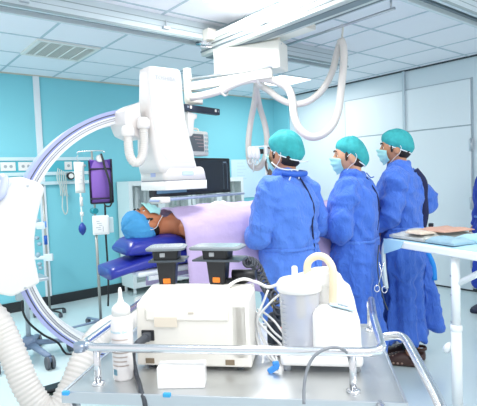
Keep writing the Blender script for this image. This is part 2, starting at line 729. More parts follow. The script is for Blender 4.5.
# coiled clear tubing on the rail
b = BM()
random.seed(3)
for k in range(5):
    x0 = 58 + k * 1.8
    pts = [at(x0, 168 + k, y=WY - .08), at(x0 - 1 + k * .4, 178, y=WY - .1), at(x0 + 2, 186 + k * 2, y=WY - .1), at(x0 + 3, 196, y=WY - .09)]
    tube(b, pts, .0065, 8, 5)
pts = [at(63, 185, y=WY - .08), at(62.5, 200, y=WY - .07), at(62.5, 208, y=WY - .07), at(65, 214, y=WY - .07), at(67.5, 211, y=WY - .07), at(67, 200, y=WY - .07), at(66, 185, y=WY - .08)]
tube(b, pts, .008, 8, 6)
single('clear_tubing', b, mat('clear_grey_tubing', '#c8d2cf', .3), 'looped grey tubing hanging from the wall rail', 'tubing')
# poster / board
t = thing('wall_poster', 'large pale blue notice sheet on the teal wall behind the screen', 'poster', (5.0, WY - .012, 1.13), room=True)
b = BM(); boxb(b, (4.66, WY - .012, 1.13), (5.45, WY - .001, 1.74)); part('sheet', b, mat('poster_paper', '#cfe9f6', .6), t)
b = BM()
for k in range(7):
    boxb(b, (4.78, WY - .014, 1.68 - k * .05), (4.78 + .12 + .03 * (k % 3), WY - .0118, 1.69 - k * .05))
part('printed_lines', b, mat('poster_print', '#c1dae7', .6), t)
# ================================================================ C-arm x-ray unit
def rrect(x0, x1, y0, y1, z, rad, n=5):
    out = []
    for cx_, cy_, a0 in ((x1 - rad, y1 - rad, 0), (x0 + rad, y1 - rad, pi / 2), (x0 + rad, y0 + rad, pi), (x1 - rad, y0 + rad, 1.5 * pi)):
        for k in range(n):
            a = a0 + (pi / 2) * k / (n - 1)
            out.append(Vector((cx_ + rad * cos(a), cy_ + rad * sin(a), z)))
    return out

ca = thing('c_arm_unit', 'big white x-ray arm curving around the patient with a hanging boxy detector', 'x-ray machine', (0.5, 2.65, 0), room=True)
AC = Vector((1.415, 2.635, 1.12))
AN = Vector((sin(radians(-8)), -cos(radians(-8)), 0))
AU = Vector((0, 0, 1)).cross(AN)
def arc_band(bm, r0, r1, d0, d1, t0, t1, n=72):
    rings = []
    for k in range(n + 1):
        th = radians(t0 + (t1 - t0) * k / n)
        e = AU * cos(th) + Vector((0, 0, 1)) * sin(th)
        rings.append([AC + e * r0 + AN * d0, AC + e * r1 + AN * d0, AC + e * r1 + AN * d1, AC + e * r0 + AN * d1])
    return loft(bm, rings, smooth=False)
T0, T1 = 99, 282
b = BM(); arc_band(b, .700, .770, -.17, -.006, T0, T1); part('arc', b, mat('arc_silver', '#d9dbe2', .3, .35), ca)
b = BM(); arc_band(b, .757, .776, -.175, 0, T0, T1); part('arc_rim', b, VIOLET, ca)
b = BM(); arc_band(b, .750, .757, -.02, -.004, T0, T1); arc_band(b, .729, .7315, -.02, -.003, T0, T1)
arc_band(b, .716, .7185, -.02, -.003, T0, T1); parts('arc_groove', b, mat('arc_groove', '#5d6170', .4, .3), ca)
b = BM(); arc_band(b, .742, .750, -.02, -.001, T0, T1); part('arc_stripe', b, mat('violet_stripe', '#9aa4dc', .4), ca)
b = BM(); arc_band(b, .7315, .742, -.02, .0, T0, T1); arc_band(b, .699, .716, -.175, .0, T0, T1); parts('arc_edge', b, mat('arc_white', '#f0f1f5', .35), ca)
# housing that carries the arc
hp = [(-14, 214), (-2, 204), (5, 194), (11, 184), (20, 176), (41, 183), (45.5, 189), (41, 203), (37, 222), (35, 240), (36, 262), (40.5, 283), (13, 297), (-14, 292)]
poly = []
for px, py in hp:
    p = at(px, py, y=2.46)
    poly.append((p.x, p.z))
b = BM(); prism(b, poly, 2.46, 2.84, bev=.012); part('housing', b, WHITE, ca)
p = at(28, 186, y=2.455)
b = BM(); cyl(b, p, p + Vector((0, .012, 0)), .006, 10); p = at(25.5, 288, y=2.455); cyl(b, p, p + Vector((0, .012, 0)), .006, 10)
parts('screw', b, ALU, ca)
b = BM()
p0, p1 = at(1, 196, y=2.44), at(6, 176, y=2.44)
tube(b, [at(-9, 200, y=2.5), at(1, 196, y=2.44), at(5, 181, y=2.45), at(3, 177, y=2.5)], .018, 12, 4)
part('hand_grip', b, mat('grip_violet', '#c9d0ee', .4), ca)
# floor stand carrying the housing (outside the left picture edge)
b = BM()
boxb(b, (-.25, 2.38, 0), (.42, 2.95, .12), .03); boxb(b, (-.1, 2.48, .1), (.30, 2.86, 1.6), .05)
boxb(b, (.2, 2.55, 1.0), (.62, 2.8, 1.4), .04)
part('stand', b, WHITE, ca)
# detector column
b = BM()
lv = [(2.122, 1.400, 1.600, 2.50, 2.60, .02), (2.115, 1.388, 1.616, 2.50, 2.62, .022), (2.06, 1.386, 1.620, 2.50, 2.625, .022), (1.95, 1.386, 1.622, 2.50, 2.64, .022),
      (1.82, 1.388, 1.633, 2.50, 2.67, .025), (1.70, 1.396, 1.660, 2.50, 2.71, .03), (1.60, 1.412, 1.690, 2.50, 2.75, .03), (1.55, 1.425, 1.706, 2.50, 2.77, .03), (1.50, 1.44, 1.72, 2.50, 2.78, .03)]
loft(b, [rrect(x0, x1, y0, y1, z, rd) for z, x0, x1, y0, y1, rd in lv])
col_ = part('detector_column', b, WARM, ca)
# front cover plate, slightly proud, with a rounded foot
b = BM()
fr = []
for z, x0, x1 in ((2.10, 1.402, 1.608), (2.06, 1.392, 1.615), (1.95, 1.394, 1.617), (1.82, 1.402, 1.628), (1.70, 1.424, 1.655), (1.62, 1.45, 1.677), (1.575, 1.485, 1.682), (1.555, 1.525, 1.672)):
    fr.append([Vector((x0, 2.498, z)), Vector((x1, 2.498, z)), Vector((x1, 2.505, z)), Vector((x0, 2.505, z))])
loft(b, fr, smooth=False)
part('front_cover', b, WHITE, ca)
M = frame((1.50, 2.4972, 2.058), (1, 0, -.02), (0.02, 0, 1))
b = text_bm('TOSHIBA', .034, M, .0005); part('lettering', b, mat('faint_grey_print', '#d3d3d8', .5), ca, 'faint grey TOSHIBA lettering')
b = BM()
hl = [(1.53, 1.475, 1.755, 2.51, 2.80, .04), (1.522, 1.463, 1.765, 2.50, 2.81, .04), (1.50, 1.46, 1.77, 2.495, 2.815, .035), (1.452, 1.46, 1.775, 2.492, 2.815, .03)]
loft(b, [rrect(x0, x1, y0, y1, z, rd) for z, x0, x1, y0, y1, rd in reversed(hl)])
hd = part('detector_head', b, WARM, ca)
b = BM(); loft(b, [rrect(1.465, 1.77, 2.497, 2.81, z, .025) for z in (1.446, 1.454)]); part('seam', b, mat('seam_violet', '#8f93a8', .5), ca)
b = BM(); loft(b, [rrect(1.462, 1.776, 2.49, 2.817, z, .025) for z in (1.392, 1.395, 1.447)]); part('detector_plate', b, WHITE, ca)
b = BM(); boxb(b, (1.585, 2.488, 1.478), (1.665, 2.4945, 1.505), .006); part('badge', b, mat('pale_blue_badge', '#d3e4f6', .4), hd)
b = BM(); boxb(b, (1.4575, 2.60, 1.475), (1.463, 2.66, 1.508), .004); part('badge', b, mat('pale_violet_badge', '#c3c9f0', .4), hd)
# bracket joining arc and column
b = BM()
pl = [(123, 109), (139, 102), (141, 140), (128, 134), (124, 124)]
prism(b, [(at(a, c, y=2.55).x, at(a, c, y=2.55).z) for a, c in pl], 2.53, 2.74, bev=.01)
part('bracket', b, WARM, ca)
b = BM(); e0 = at(128, 136, y=2.5); e1 = at(143.5, 128, y=2.49)
for e in (e0, e1):
    lathe(b, [(.012, .062), (.026, .058), (.036, .04), (.038, .012), (.034, 0), (.03, -.004)], c=e, n=18)
parts('hose_fitting', b, WARM, ca)
b = BM()
corrugated(b, [e0, at(128.5, 146, y=2.49), at(130, 156, y=2.48), at(134.5, 162.5, y=2.47), at(140, 160.5, y=2.47), at(143, 152, y=2.48), at(143.8, 140, y=2.49), e1], .026, .013, 14, .09)
part('corrugated_hose', b, HOSE, ca)
# tube housing under the table
b = BM()
boxb(b, (1.28, 2.5, .30), (1.66, 2.86, .62), .06)
boxb(b, (1.36, 2.56, .60), (1.60, 2.80, .72), .03)
part('tube_housing', b, WHITE, ca)

b = BM()
hp = [(-22, 308, 2.30), (-6, 317, 2.3), (5, 336, 2.3), (16, 362, 2.28), (27, 388, 2.27), (42, 408, 2.27), (58, 408, 2.28), (71, 388, 2.33), (84, 358, 2.4), (99, 336, 2.5), (116, 325, 2.62), (135, 318, 2.75), (150, 312, 2.85)]
corrugated(b, [at(a, c, d=d_) for a, c, d_ in hp], .064, .022, 22, .07)
single('corrugated_hose', b, HOSE, 'thick ribbed white hose looping down at the lower left photo corner', 'hose')

# ================================================================ ceiling monitor support
mo = thing('monitor_suspension', 'white ceiling box with jointed arm holding the wide dark screen', 'monitor support', (2.5, 2.9, 1.3), room=True)
A = Vector((2.365, 3.175, 0)); e = Vector((.44, -.898, 0)); q = Vector((.898, .44, 0))
b = BM()
M = frame(A + Vector((0, 0, 2.285)), e, q)
box(b, (.285, .105, .108), (.57, .21, .215), .012, M)
part('box', b, mat('box_cream', '#f3f1e9', .4), mo)
b = BM(); lathe(b, [(.045, 0), (.045, .06), (.03, .07), (.03, .28)], c=A + e * .5 + q * .1 + Vector((0, 0, 2.49))); part('pivot', b, CREAM, mo)
b = BM()
for s in (.45, .54):
    cyl(b, M @ Vector((s, .21, .07)), M @ Vector((s, .213, .07)), .005, 8)
cyl(b, M @ Vector((.5705, .05, .19)), M @ Vector((.574, .05, .19)), .006, 8)
parts('screw', b, ALU, mo)
pL = at(189, 87, d=3.9); pR = at(272, 73.5, d=3.62)
b = BM()
ax = (pR - pL); L = ax.length; exx = ax.normalized(); ezz = Vector((0, 0, 1)); eyy = ezz.cross(exx).normalized(); ezz = exx.cross(eyy)
Ma = frame(pL, exx, eyy)
box(b, (L / 2, 0, 0), (L, .05, .062), .006, Ma)
part('arm', b, CREAM, mo)
b = BM()
cyl(b, Ma @ Vector((0, -.02, .058)), Ma @ Vector((L, -.02, .05)), .008, 8)
cyl(b, Ma @ Vector((0, .02, .062)), Ma @ Vector((L, .02, .055)), .008, 8)
parts('arm_rod', b, ALU, mo)
b = BM()
pc = at(188, 95, d=3.9)
lathe(b, [(.02, .215), (.034, .21), (.034, -.05), (.028, -.055), (.028, -.09)], c=pc, n=18)
cyl(b, pc + Vector((0, 0, -.05)), pc + Vector((.10, -.06, -.05)), .03, 14)
part('post', b, CREAM, mo)
DM = Vector((.966, .259, 0)); DN = Vector((.259, -.966, 0))   # direction of the screen row, and its facing
b = BM()
h0 = at(181, 106.5, d=3.72)
Mh = frame(h0, DM, -DN)
box(b, (.21, 0, -.005), (.50, .05, .052), .004, Mh)
hb = part('handle_bar', b, NAVY, mo)
b = BM()
for s in (.085, .40):
    box(b, (s, -.027, 0), (.02, .006, .022), .002, Mh)
parts('button', b, mat('white_button', '#f4efe6', .4), hb)
b = BM(); box(b, (.05, -.027, 0), (.014, .006, .016), .002, Mh); box(b, (.435, -.027, -.003), (.012, .006, .014), .002, Mh)
parts('button', b, mat('grey_button', '#8b93a0', .4), hb)
# grey bracket below the bar
b = BM()
pb = [(183, 112), (207, 113), (206, 117), (200, 119), (198, 124), (198, 132), (193, 136), (184, 137)]
P0 = at(183, 112, d=3.78)
poly2 = []
for a_, c_ in pb:
    t_ = at(a_, c_, d=3.8)
    poly2.append(((t_ - P0).dot(DM) / 1.0, t_.z - P0.z))
prism(b, poly2, -.04, .06, frame(P0, DM, -DN), bev=.004)
part('bracket', b, mat('bracket_grey', '#b5b4b2', .45), mo)
# screen
sl = at(154, 197, d=3.86); S0 = Vector((sl.x, sl.y, 1.315))
Ms = frame(S0, DM, -DN)          # x along screen, y away from viewer, z up
SCRW = 1.04
b = BM(); box(b, (SCRW / 2, .03, .165), (SCRW, .06, .33), .008, Ms); sc_ = part('screen_case', b, BLACK, mo)
b = BM(); box(b, (SCRW / 2, -.001, .167), (SCRW - .05, .004, .285), 0, Ms); part('screen_glass', b, mat('dark_screen', '#262c38', .22), sc_)
b = BM()
box(b, (SCRW - .055, -.0035, .16), (.004, .002, .25), 0, Ms); box(b, (SCRW - .115, -.0035, .16), (.002, .002, .25), 0, Ms); box(b, (SCRW - .09, -.0035, .29), (.05, .002, .012), 0, Ms)
part('screen_marks', b, mat('screen_marks', '#7c93a6', .4), sc_)
b = BM(); box(b, (.21, -.0035, .055), (.36, .002, .05), 0, Ms); part('screen_picture', b, mat('screen_picture', '#4f7088', .4), sc_)
b = BM(); box(b, (SCRW / 2 + .03, -.04, -.02), (SCRW + .16, .10, .022), .008, Ms); part('shelf', b, mat('shelf_violet', '#aab6d4', .4), mo)
b = BM(); box(b, (.02, -.05, -.02), (.10, .14, .05), .012, Ms); part('shelf_end', b, CREAM, mo)
b = BM(); box(b, (.42, .125, .42), (.06, .05, .5), .006, Ms); box(b, (.42, .08, .17), (.2, .05, .2), .006, Ms); cyl(b, Ms @ Vector((.42, .125, .5)), P0 + Vector((.05, .05, -.02)), .025, 12)
part('stem', b, CREAM, mo)
# small patient monitor hung above the big screen
Mv = Ms @ Matrix.Translation((.475, .02, .345))
vm = thing('patient_monitor', 'small cream patient monitor with grey display above the wide screen', 'monitor', Mv.translation, room=True)
b = BM(); box(b, (.095, .035, .115), (.30, .12, .225), .016, Mv); part('case', b, mat('monitor_cream', '#eff0ea', .45), vm)
b = BM(); box(b, (.07, -.027, .12), (.20, .006, .155), .003, Mv); part('display', b, mat('monitor_display', '#6f777c', .3), vm)
b = BM()
for k, (z, w_) in enumerate(((.17, .10), (.145, .12), (.115, .10), (.085, .08))):
    box(b, (.03 + w_ / 2 + .02 * k, -.031, z), (w_, .002, .005), 0, Mv)
parts('trace', b, mat('trace_pink', '#d0b0ac', .5), vm)
b = BM()
for k in range(5):
    for j in range(2):
        box(b, (.195 + j * .026, -.027, .045 + k * .036), (.018, .006, .02), .002, Mv)
parts('button', b, mat('button_pale', '#b9cfd2', .5), vm)
b = BM(); tube(b, [Mv @ Vector(p) for p in ((.02, .035, .225), (.03, .035, .25), (.16, .035, .25), (.17, .035, .225))], .009, 8, 4); part('carry_handle', b, CREAM, vm)
b = BM(); box(b, (.26, .02, .16), (.05, .03, .09), .006, Mv); part('side_module', b, mat('module_grey', '#aac6d2', .5), vm)

# white cable hose
b = BM()
hp = [(190, 97.5, 3.82), (203, 95.5, 3.8), (221, 90.5, 3.76), (240, 82, 3.72), (262, 78.5, 3.68), (280, 83, 3.66), (289, 90, 3.66), (292.5, 101, 3.66), (294, 115, 3.66), (299, 128, 3.66), (309, 136.5, 3.66), (321, 135.5, 3.68), (332, 126, 3.7), (338.5, 110, 3.72), (341, 90, 3.74), (343.5, 65, 3.75), (343.5, 48, 3.75), (340.5, 39, 3.75)]
tube(b, [at(*p) for p in hp], .030, 14, 5)
single('cable_hose', b, HOSE, 'fat white cable hose drooping along the arm and down over the surgeons', 'hose')
b = BM()
hp = [(341, 40, 3.79), (337, 53, 3.82), (332, 72, 3.84), (323, 89, 3.86), (309, 101, 3.88), (294, 104, 3.9), (280, 99, 3.92), (268, 90, 3.95), (256, 83, 3.98)]
tube(b, [at(*p) for p in hp], .027, 14, 5)
single('cable_hose', b, HOSE, 'white cable hose looping shallowly behind the fat one from the hook', 'hose')
b = BM()
hp = [(257, 82, 4.1), (255, 100, 4.25), (251, 120, 4.36), (248.5, 140, 4.36), (249, 158, 4.36), (253, 167, 4.36), (260, 167, 4.36), (265.5, 156, 4.36), (267, 140, 4.36), (265, 125, 4.36), (260, 108, 4.36), (257, 92, 4.2)]
tube(b, [at(*p) for p in hp], [.0285, .0285, .027, .0265, .0265, .0265, .0265, .0265, .0265, .0265, .0265, .024], 14, 5)
single('cable_hose', b, HOSE, 'pale hose hanging in a long narrow loop in front of the teal wall', 'hose')
for (a, c, d_, nm) in ((221, 90.5, 3.76, 'white strap tying the fat hose to the arm, near the dark handle bar'), (257, 80, 3.7, 'white strap tying the fat hose to the arm, under the white ceiling box')):
    b = BM()
    p = at(a, c, d=d_)
    tube(b, [p + Vector((.02 + .042 * cos(k * pi / 6), -.02 + .01 * cos(k * pi / 6), .042 * sin(k * pi / 6))) for k in range(12)], .008, 8, closed=True)
    single('hose_strap', b, WHITE, nm, 'strap')

# ================================================================ glass cabinets with hanging packs
FRAME = mat('cabinet_frame', '#dfe9ea', .4)
GLASS = mat('cabinet_glass', '#eef7f7', .06, trans=.9, alpha=.18)
INNER = mat('cabinet_inside', '#e2eeee', .6)
PACKW = mat('pack_white', '#eaf0f0', .4)
PACKG = mat('pack_grey', '#c6d1d1', .4)
PACKT = mat('pack_green', '#8fb9a8', .5)
PACKP = mat('pack_violet', '#8a78b0', .5)
def cabinet(x0, x1, label):
    y0, y1, z0, z1 = 5.54, 5.88, .09, 1.46
    t = thing('glass_cabinet', label, 'cabinet', ((x0 + x1) / 2, (y0 + y1) / 2, 0), room=True, group='white glass cabinets')
    b = BM()
    boxb(b, (x0, y0 + .02, z0), (x0 + .02, y1, z1)); boxb(b, (x1 - .02, y0 + .02, z0), (x1, y1, z1))
    boxb(b, (x0, y0 + .02, z1 - .03), (x1, y1, z1), .003); boxb(b, (x0, y0 + .02, z0), (x1, y1, z0 + .03))
    boxb(b, (x0, y1 - .015, z0), (x1, y1, z1)); boxb(b, (x0, y0 + .03, .52), (x1, y1, .54))
    part('body', b, INNER, t)
    for k in range(2):
        a0 = x0 + (x1 - x0) * k / 2; a1 = x0 + (x1 - x0) * (k + 1) / 2
        b = BM()
        for lo, hi in (((a0, z0), (a0 + .05, z1)), ((a1 - .05, z0), (a1, z1)), ((a0 + .05, z0), (a1 - .05, z0 + .07)), ((a0 + .05, z1 - .06), (a1 - .05, z1))):
            boxb(b, (lo[0], y0, lo[1]), (hi[0], y0 + .022, hi[1]), .003)
        dr = part('door', b, FRAME, t)
        b = BM(); boxb(b, (a0 + .05, y0 + .008, z0 + .07), (a1 - .05, y0 + .012, z1 - .06)); part('pane', b, GLASS, dr)
        b = BM(); xx = a1 - .025 if k == 0 else a0 + .025; cyl(b, (xx, y0 - .02, .75), (xx, y0 - .02, .87), .008, 8); part('handle', b, ALU, dr)
    for a in (x0 + .04, x1 - .04):
        for c in (y0 + .05, y1 - .04):
            b = BM(); cyl(b, (a, c, 0), (a, c, z0), .02, 10); part('foot', b, FRAME, t)
cabinet(2.72, 3.65, 'white glass-fronted cabinet nearest the purple bag, behind the patient head')
cabinet(3.67, 4.60, 'white glass-fronted cabinet behind the lilac drape, below the wide screen')
random.seed(11)
for i in range(26):
    x = 2.80 + i * .0675 + random.uniform(-.008, .008)
    if abs(x - 3.66) < .05:
        continue
    z1 = 1.40; L = random.uniform(.5, .75); wd = random.uniform(.045, .058)
    yy = 5.66 + random.uniform(-.04, .06)
    c0, c1 = (PACKW, PACKG) if i % 3 else (PACKG, PACKW)
    b = BM(); tube(b, [(x, yy, z1), (x + random.uniform(-.01, .01), yy + .005, z1 - L * .5), (x + random.uniform(-.012, .012), yy, z1 - L)], [.012, .016, .018, .012], 8, 5, flat=(wd * 28, .35))
    t = single_root('hanging_pack', b, c0, 'long pale instrument pack hanging inside the white glass cabinets', 'instrument pack', 'long packs hanging in the cabinets')
    b = BM(); zc = z1 - L * random.uniform(.35, .75); boxb(b, (x - wd * .33, yy - .011, zc - .05), (x + wd * .33, yy - .0075, zc + .03)); part('pack_label', b, (PACKT, PACKP, PACKG, PACKT, PACKG)[i % 5], t)

# ================================================================ poles on the left
def star_base(bm, c, R_, n, r, ang, z=.09, drop=.05):
    tips = []
    for k in range(n):
        a = ang + 2 * pi * k / n
        t_ = Vector((c[0] + R_ * cos(a), c[1] + R_ * sin(a), z - drop * .5))
        tube(bm, [Vector((c[0], c[1], z)), t_], [r, r * .7], 8, flat=(.8, 1.1))
        tips.append(t_)
    return tips

def caster(parent, p, r=.035, mt=None):
    b = BM()
    boxb(b, (p.x - r * .45, p.y - r * .5, r * 1.1), (p.x + r * .45, p.y + r * .5, p.z), .004)
    c = part('caster', b, GREYBLUE if mt is None else mt, parent)
    b = BM()
    for s in (-1, 1):
        cyl(b, (p.x + s * r * .18, p.y - .004, r), (p.x + s * r * .62, p.y - .004, r), r, 16)
    part('wheel', b, RUBBER, c)

# pole with bags
d1 = 4.75
pb_ = at(101.2, 326, d=d1)
X1, Y1 = pb_.x, pb_.y
ip = thing('iv_pole', 'steel drip stand with cross hooks carrying the purple bag', 'drip stand', (X1, Y1, 0), room=True)
zt = at(91, 152, d=d1).z
b = BM(); cyl(b, (X1, Y1, .08), (X1, Y1, 1.05), .014, 12); cyl(b, (X1, Y1, 1.0), (X1, Y1, zt), .010, 12); part('pole', b, POLEM, ip)
LR = CAM_R.copy(); LR.z = 0; LR.normalize()
b = BM(); tube(b, [Vector((X1, Y1, zt)) + LR * s + Vector((0, 0, dz)) for s, dz in ((-.14, -.02), (-.13, .0), (0, .005), (.11, .0), (.12, -.02))], .006, 8, 3); part('hook_bar', b, CHROME, ip)
b = BM(); tips = star_base(b, (X1, Y1), .28, 5, .018, .4); part('base', b, GREYBLUE, ip)
for t_ in tips:
    caster(ip, t_, .03)
b = BM(); cyl(b, (X1, Y1, .98), (X1, Y1, 1.07), .022, 12); boxb(b, (X1 - .03, Y1 - .05, 1.0), (X1 + .02, Y1, 1.04), .006); parts('clamp', b, WHITE, ip)
b = BM(); p = at(94.5, 211, d=d1 - .06); cyl(b, p + Vector((0, -.03, 0)), p + Vector((0, .05, 0)), .03, 8); sphere(b, p, .025); part('clamp_knob', b, mat('teal_knob', '#1f8f9b', .4), ip)
# purple bag
def face_m(p):
    f = (CAM_POS - p); f.z = 0; f.normalize()
    return frame(p, Vector((0, 0, 1)).cross(f), -f)      # x right, y away, z up
p = at(102.2, 203, d=d1 - .05)
Mb = face_m(p)
s_ = (d1 - .05) / FPX
bw = thing('pressure_bag', 'purple black-edged pressure bag with dial hanging on the drip stand', 'bag', p, room=True)
W_, H_ = 21 * s_, 42.5 * s_
b = BM()
rings = []
for k in range(13):
    z = H_ * k / 12
    wv = W_ / 2 * (1 if k < 11 else .96)
    th = .012 + .03 * sin(pi * min(1, max(0, k / 12)))
    rings.append([Mb @ Vector((wv * 2 * (i / 8) - wv, -th * sin(pi * i / 8) , z + (.012 * abs(2 * i / 8 - 1) ** 2 if k == 12 else 0))) for i in range(9)] + [Mb @ Vector((wv * 2 * (i / 8) - wv, th * sin(pi * i / 8) + .004, z + (.012 * abs(2 * i / 8 - 1) ** 2 if k == 12 else 0))) for i in range(8, -1, -1)])
loft(b, rings); part('bag_body', b, mat('purple_mesh_fabric', '#7d58ae', .55, bump=.2, scale=30), bw)
b = BM()
tube(b, [Mb @ Vector(v) for v in ((-W_ / 2, -.004, 0), (-W_ / 2, -.004, H_), )], .010, 8)
tube(b, [Mb @ Vector(v) for v in ((W_ / 2, -.004, 0), (W_ / 2, -.004, H_ + .01), )], .011, 8)
tube(b, [Mb @ Vector((W_ * (i / 8 - .5), -.004 - .012 * sin(pi * i / 8), 0)) for i in range(9)], .008, 8)
tube(b, [Mb @ Vector((W_ * (i / 8 - .5), -.013 - .014 * sin(pi * i / 8), H_ * .80)) for i in range(9)], .009, 8)
tube(b, [Mb @ Vector((W_ * (i / 8 - .5), -.016 - .024 * sin(pi * i / 8), H_ * .11)) for i in range(9)], .008, 8)
part('edging', b, mat('black_binding', '#1f1730', .6), bw)
b = BM(); boxb(b, (-W_ / 2, -.008, H_ * .82), (W_ / 2, .0, H_ * 1.0), .002, Mb); part('top_band', b, mat('deep_purple', '#4b2391', .5), bw)
b = BM(); pg = at(99.7, 158.5, d=d1 - .1); Mg = face_m(pg); cyl(b, Mg @ Vector((0, -.012, 0)), Mg @ Vector((0, .012, 0)), .034, 20); dl = part('dial', b, WHITE, bw)
b = BM(); tube(b, [Mg @ Vector((.034 * cos(k * pi / 8), -.012, .034 * sin(k * pi / 8))) for k in range(16)], .004, 6, closed=True); box(b, (0, -.014, .008), (.004, .002, .03), 0, Mg); part('dial_ring', b, ALU, dl)
b = BM()
tube(b, [at(101, 154, d=d1 - .1), at(103, 160, d=d1 - .12), at(105, 168, d=d1 - .12), at(109, 180, d=d1 - .12), at(110.5, 190, d=d1 - .1), at(110.8, 202, d=d1 - .06)], .011, 8, 4)
tube(b, [at(104, 203, d=d1 - .06), at(106, 206, d=d1 - .06), at(110, 206, d=d1 - .06), at(112, 202, d=d1 - .06)], .008, 8, 4)
parts('tube', b, BLACK, bw)
b = BM(); tube(b, [at(105, 205, d=d1 - .06), at(105.3, 215, d=d1 - .06), at(106, 238, d=d1 - .04), at(107.5, 262, d=d1), at(108.5, 290, d=d1), at(108, 306, d=d1)], .010, 8, 5)
single('black_cable', b, BLACK, 'black lead running down beside the drip stand from the purple bag', 'cable')
# white solution bag and drip line
p = at(80.5, 193, d=d1 - .02); Mb = face_m(p)
sb = thing('solution_bag', 'flat white fluid bag hanging left of the purple bag', 'bag', p, room=True)
W_, H_ = 9.5 * s_, 31 * s_
b = BM()
rings = []
for k in range(9):
    z = H_ * k / 8
    th = .008 + .016 * sin(pi * k / 8)
    wv = W_ / 2
    rings.append([Mb @ Vector((wv * cos(a_ * pi / 8), th * sin(a_ * pi / 8), z)) for a_ in range(16)])
loft(b, rings); part('bag_body', b, mat('white_bag', '#e9ece6', .35), sb)
b = BM(); tube(b, [Mb @ Vector((0, 0, H_)), Mb @ Vector((-.02, 0, H_ + .04)), Mb @ Vector((0, 0, H_ + .07))], .004, 6, 3); part('hanger', b, ALU, sb)
b = BM()
for k in range(4):
    box(b, (0, -.022, H_ * (.3 + .13 * k)), (W_ * .5, .002, .005), 0, Mb)
part('print_lines', b, mat('bag_print', '#c9cdd0', .5), sb)
b = BM(); tube(b, [at(80.5, 193, d=d1 - .02), at(81, 200, d=d1 - .02), at(82, 222, d=d1 - .02)], .009, 8, 3); dlm = part('drip_line', b, mat('drip_clear', '#dbe8e8', .2), sb)
b = BM(); cyl(b, at(81.2, 197, d=d1 - .02), at(81.5, 206, d=d1 - .02), .016, 10); cyl(b, at(81.8, 212, d=d1 - .02), at(82, 216, d=d1 - .02), .018, 10); parts('drip_chamber', b, WHITE, sb)
b = BM()
pt = at(82.4, 229, d=d1 - .02)
lathe(b, [(.006, -.062), (.012, -.055), (.03, -.03), (.038, 0), (.032, .03), (.018, .05), (.008, .062)], c=pt, n=16); part('squeeze_bulb', b, mat('blue_rubber_bulb', '#1f3f98', .4), sb)
# control box on the pole
p = at(102.5, 235, d=d1 - .12); Mb = face_m(p)
cb = thing('infusion_controller', 'white box clamped to the drip stand under the purple bag', 'medical device', p, room=True)
b = BM(); box(b, (-.01, .05, .095), (.155, .10, .185), .008, Mb); part('case', b, mat('box_white', '#eef1f0', .4), cb)
b = BM(); box(b, (-.01, -.002, .095), (.125, .003, .145), 0, Mb); pn = part('front_panel', b, mat('panel_paper', '#f2f3f1', .5), cb)
b = BM()
for k in range(5):
    box(b, (-.035 + .012 * (k % 3), -.0045, .135 - k * .02), (.03 + .015 * (k % 2), .001, .004), 0, Mb)
box(b, (.01, -.0045, .06), (.004, .001, .05), 0, Mb)
part('panel_marks', b, mat('panel_mark', '#9aa2ac', .5), pn)
b = BM(); box(b, (.085, .06, .09), (.05, .08, .15), .008, Mb); part('side_cover', b, mat('side_cover_teal', '#cfe3e6', .3), cb)
b = BM(); boxb(b, (-.05, .09, .07), (-.01, .16, .11), .004, Mb); part('pole_clamp', b, WHITE, cb)

# thin pole near the wall
pp = at(49.5, 303, d=5.3); X2, Y2 = pp.x, pp.y
tp = thing('thin_pole', 'thin steel stand with blue bands close to the teal wall', 'drip stand', (X2, Y2, 0), room=True)
z2 = at(46.5, 184, d=5.3).z
b = BM(); cyl(b, (X2, Y2, .07), (X2, Y2, z2), .012, 10); part('pole', b, POLEM, tp)
b = BM(); tips = star_base(b, (X2, Y2), .16, 5, .014, .1, .07, .03); part('base', b, BLACK, tp)
for t_ in tips:
    caster(tp, t_, .025, BLACK)
b = BM(); cyl(b, (X2, Y2, at(0, 0, d=1).z * 0 + at(47.5, 244, d=5.3).z), (X2, Y2, at(47.5, 235, d=5.3).z), .018, 12); part('band', b, mat('blue_band', '#1c5fbd', .4), tp)
b = BM(); cyl(b, (X2, Y2, at(47.5, 227, d=5.3).z), (X2, Y2, at(47.5, 221, d=5.3).z), .018, 12); part('band', b, mat('pale_blue_band', '#6aa5ee', .4), tp)
b = BM()
for yy in (225, 257):
    z = at(47.5, yy, d=5.3).z
    q0 = Vector((X2, Y2, z)); box(b, (0, 0, 0), (.14, .05, .04), .01, Matrix.Translation(q0 - LR * .07) @ Matrix.Rotation(atan2(LR.y, LR.x), 4, 'Z'))
    box(b, (0, 0, 0), (.10, .04, .08), .01, Matrix.Translation(q0 + LR * (.02 if yy > 240 else -.04)) @ Matrix.Rotation(atan2(LR.y, LR.x), 4, 'Z'))
parts('clamp', b, mat('clamp_white', '#dfeaf0', .4), tp)
b = BM()
for yy, dx in ((221, -10.5), (226, -10), (238, -10.5), (244, -8), (255, -9.5), (264, -8), (268, -7)):
    q0 = at(47.5 + dx, yy, d=5.26)
    sphere(b, q0, (.028, .03, .022 + .01 * (yy % 2)), 8, 6)
parts('stopcock', b, mat('grey_blue_fittings', '#9db9c6', .4), tp)

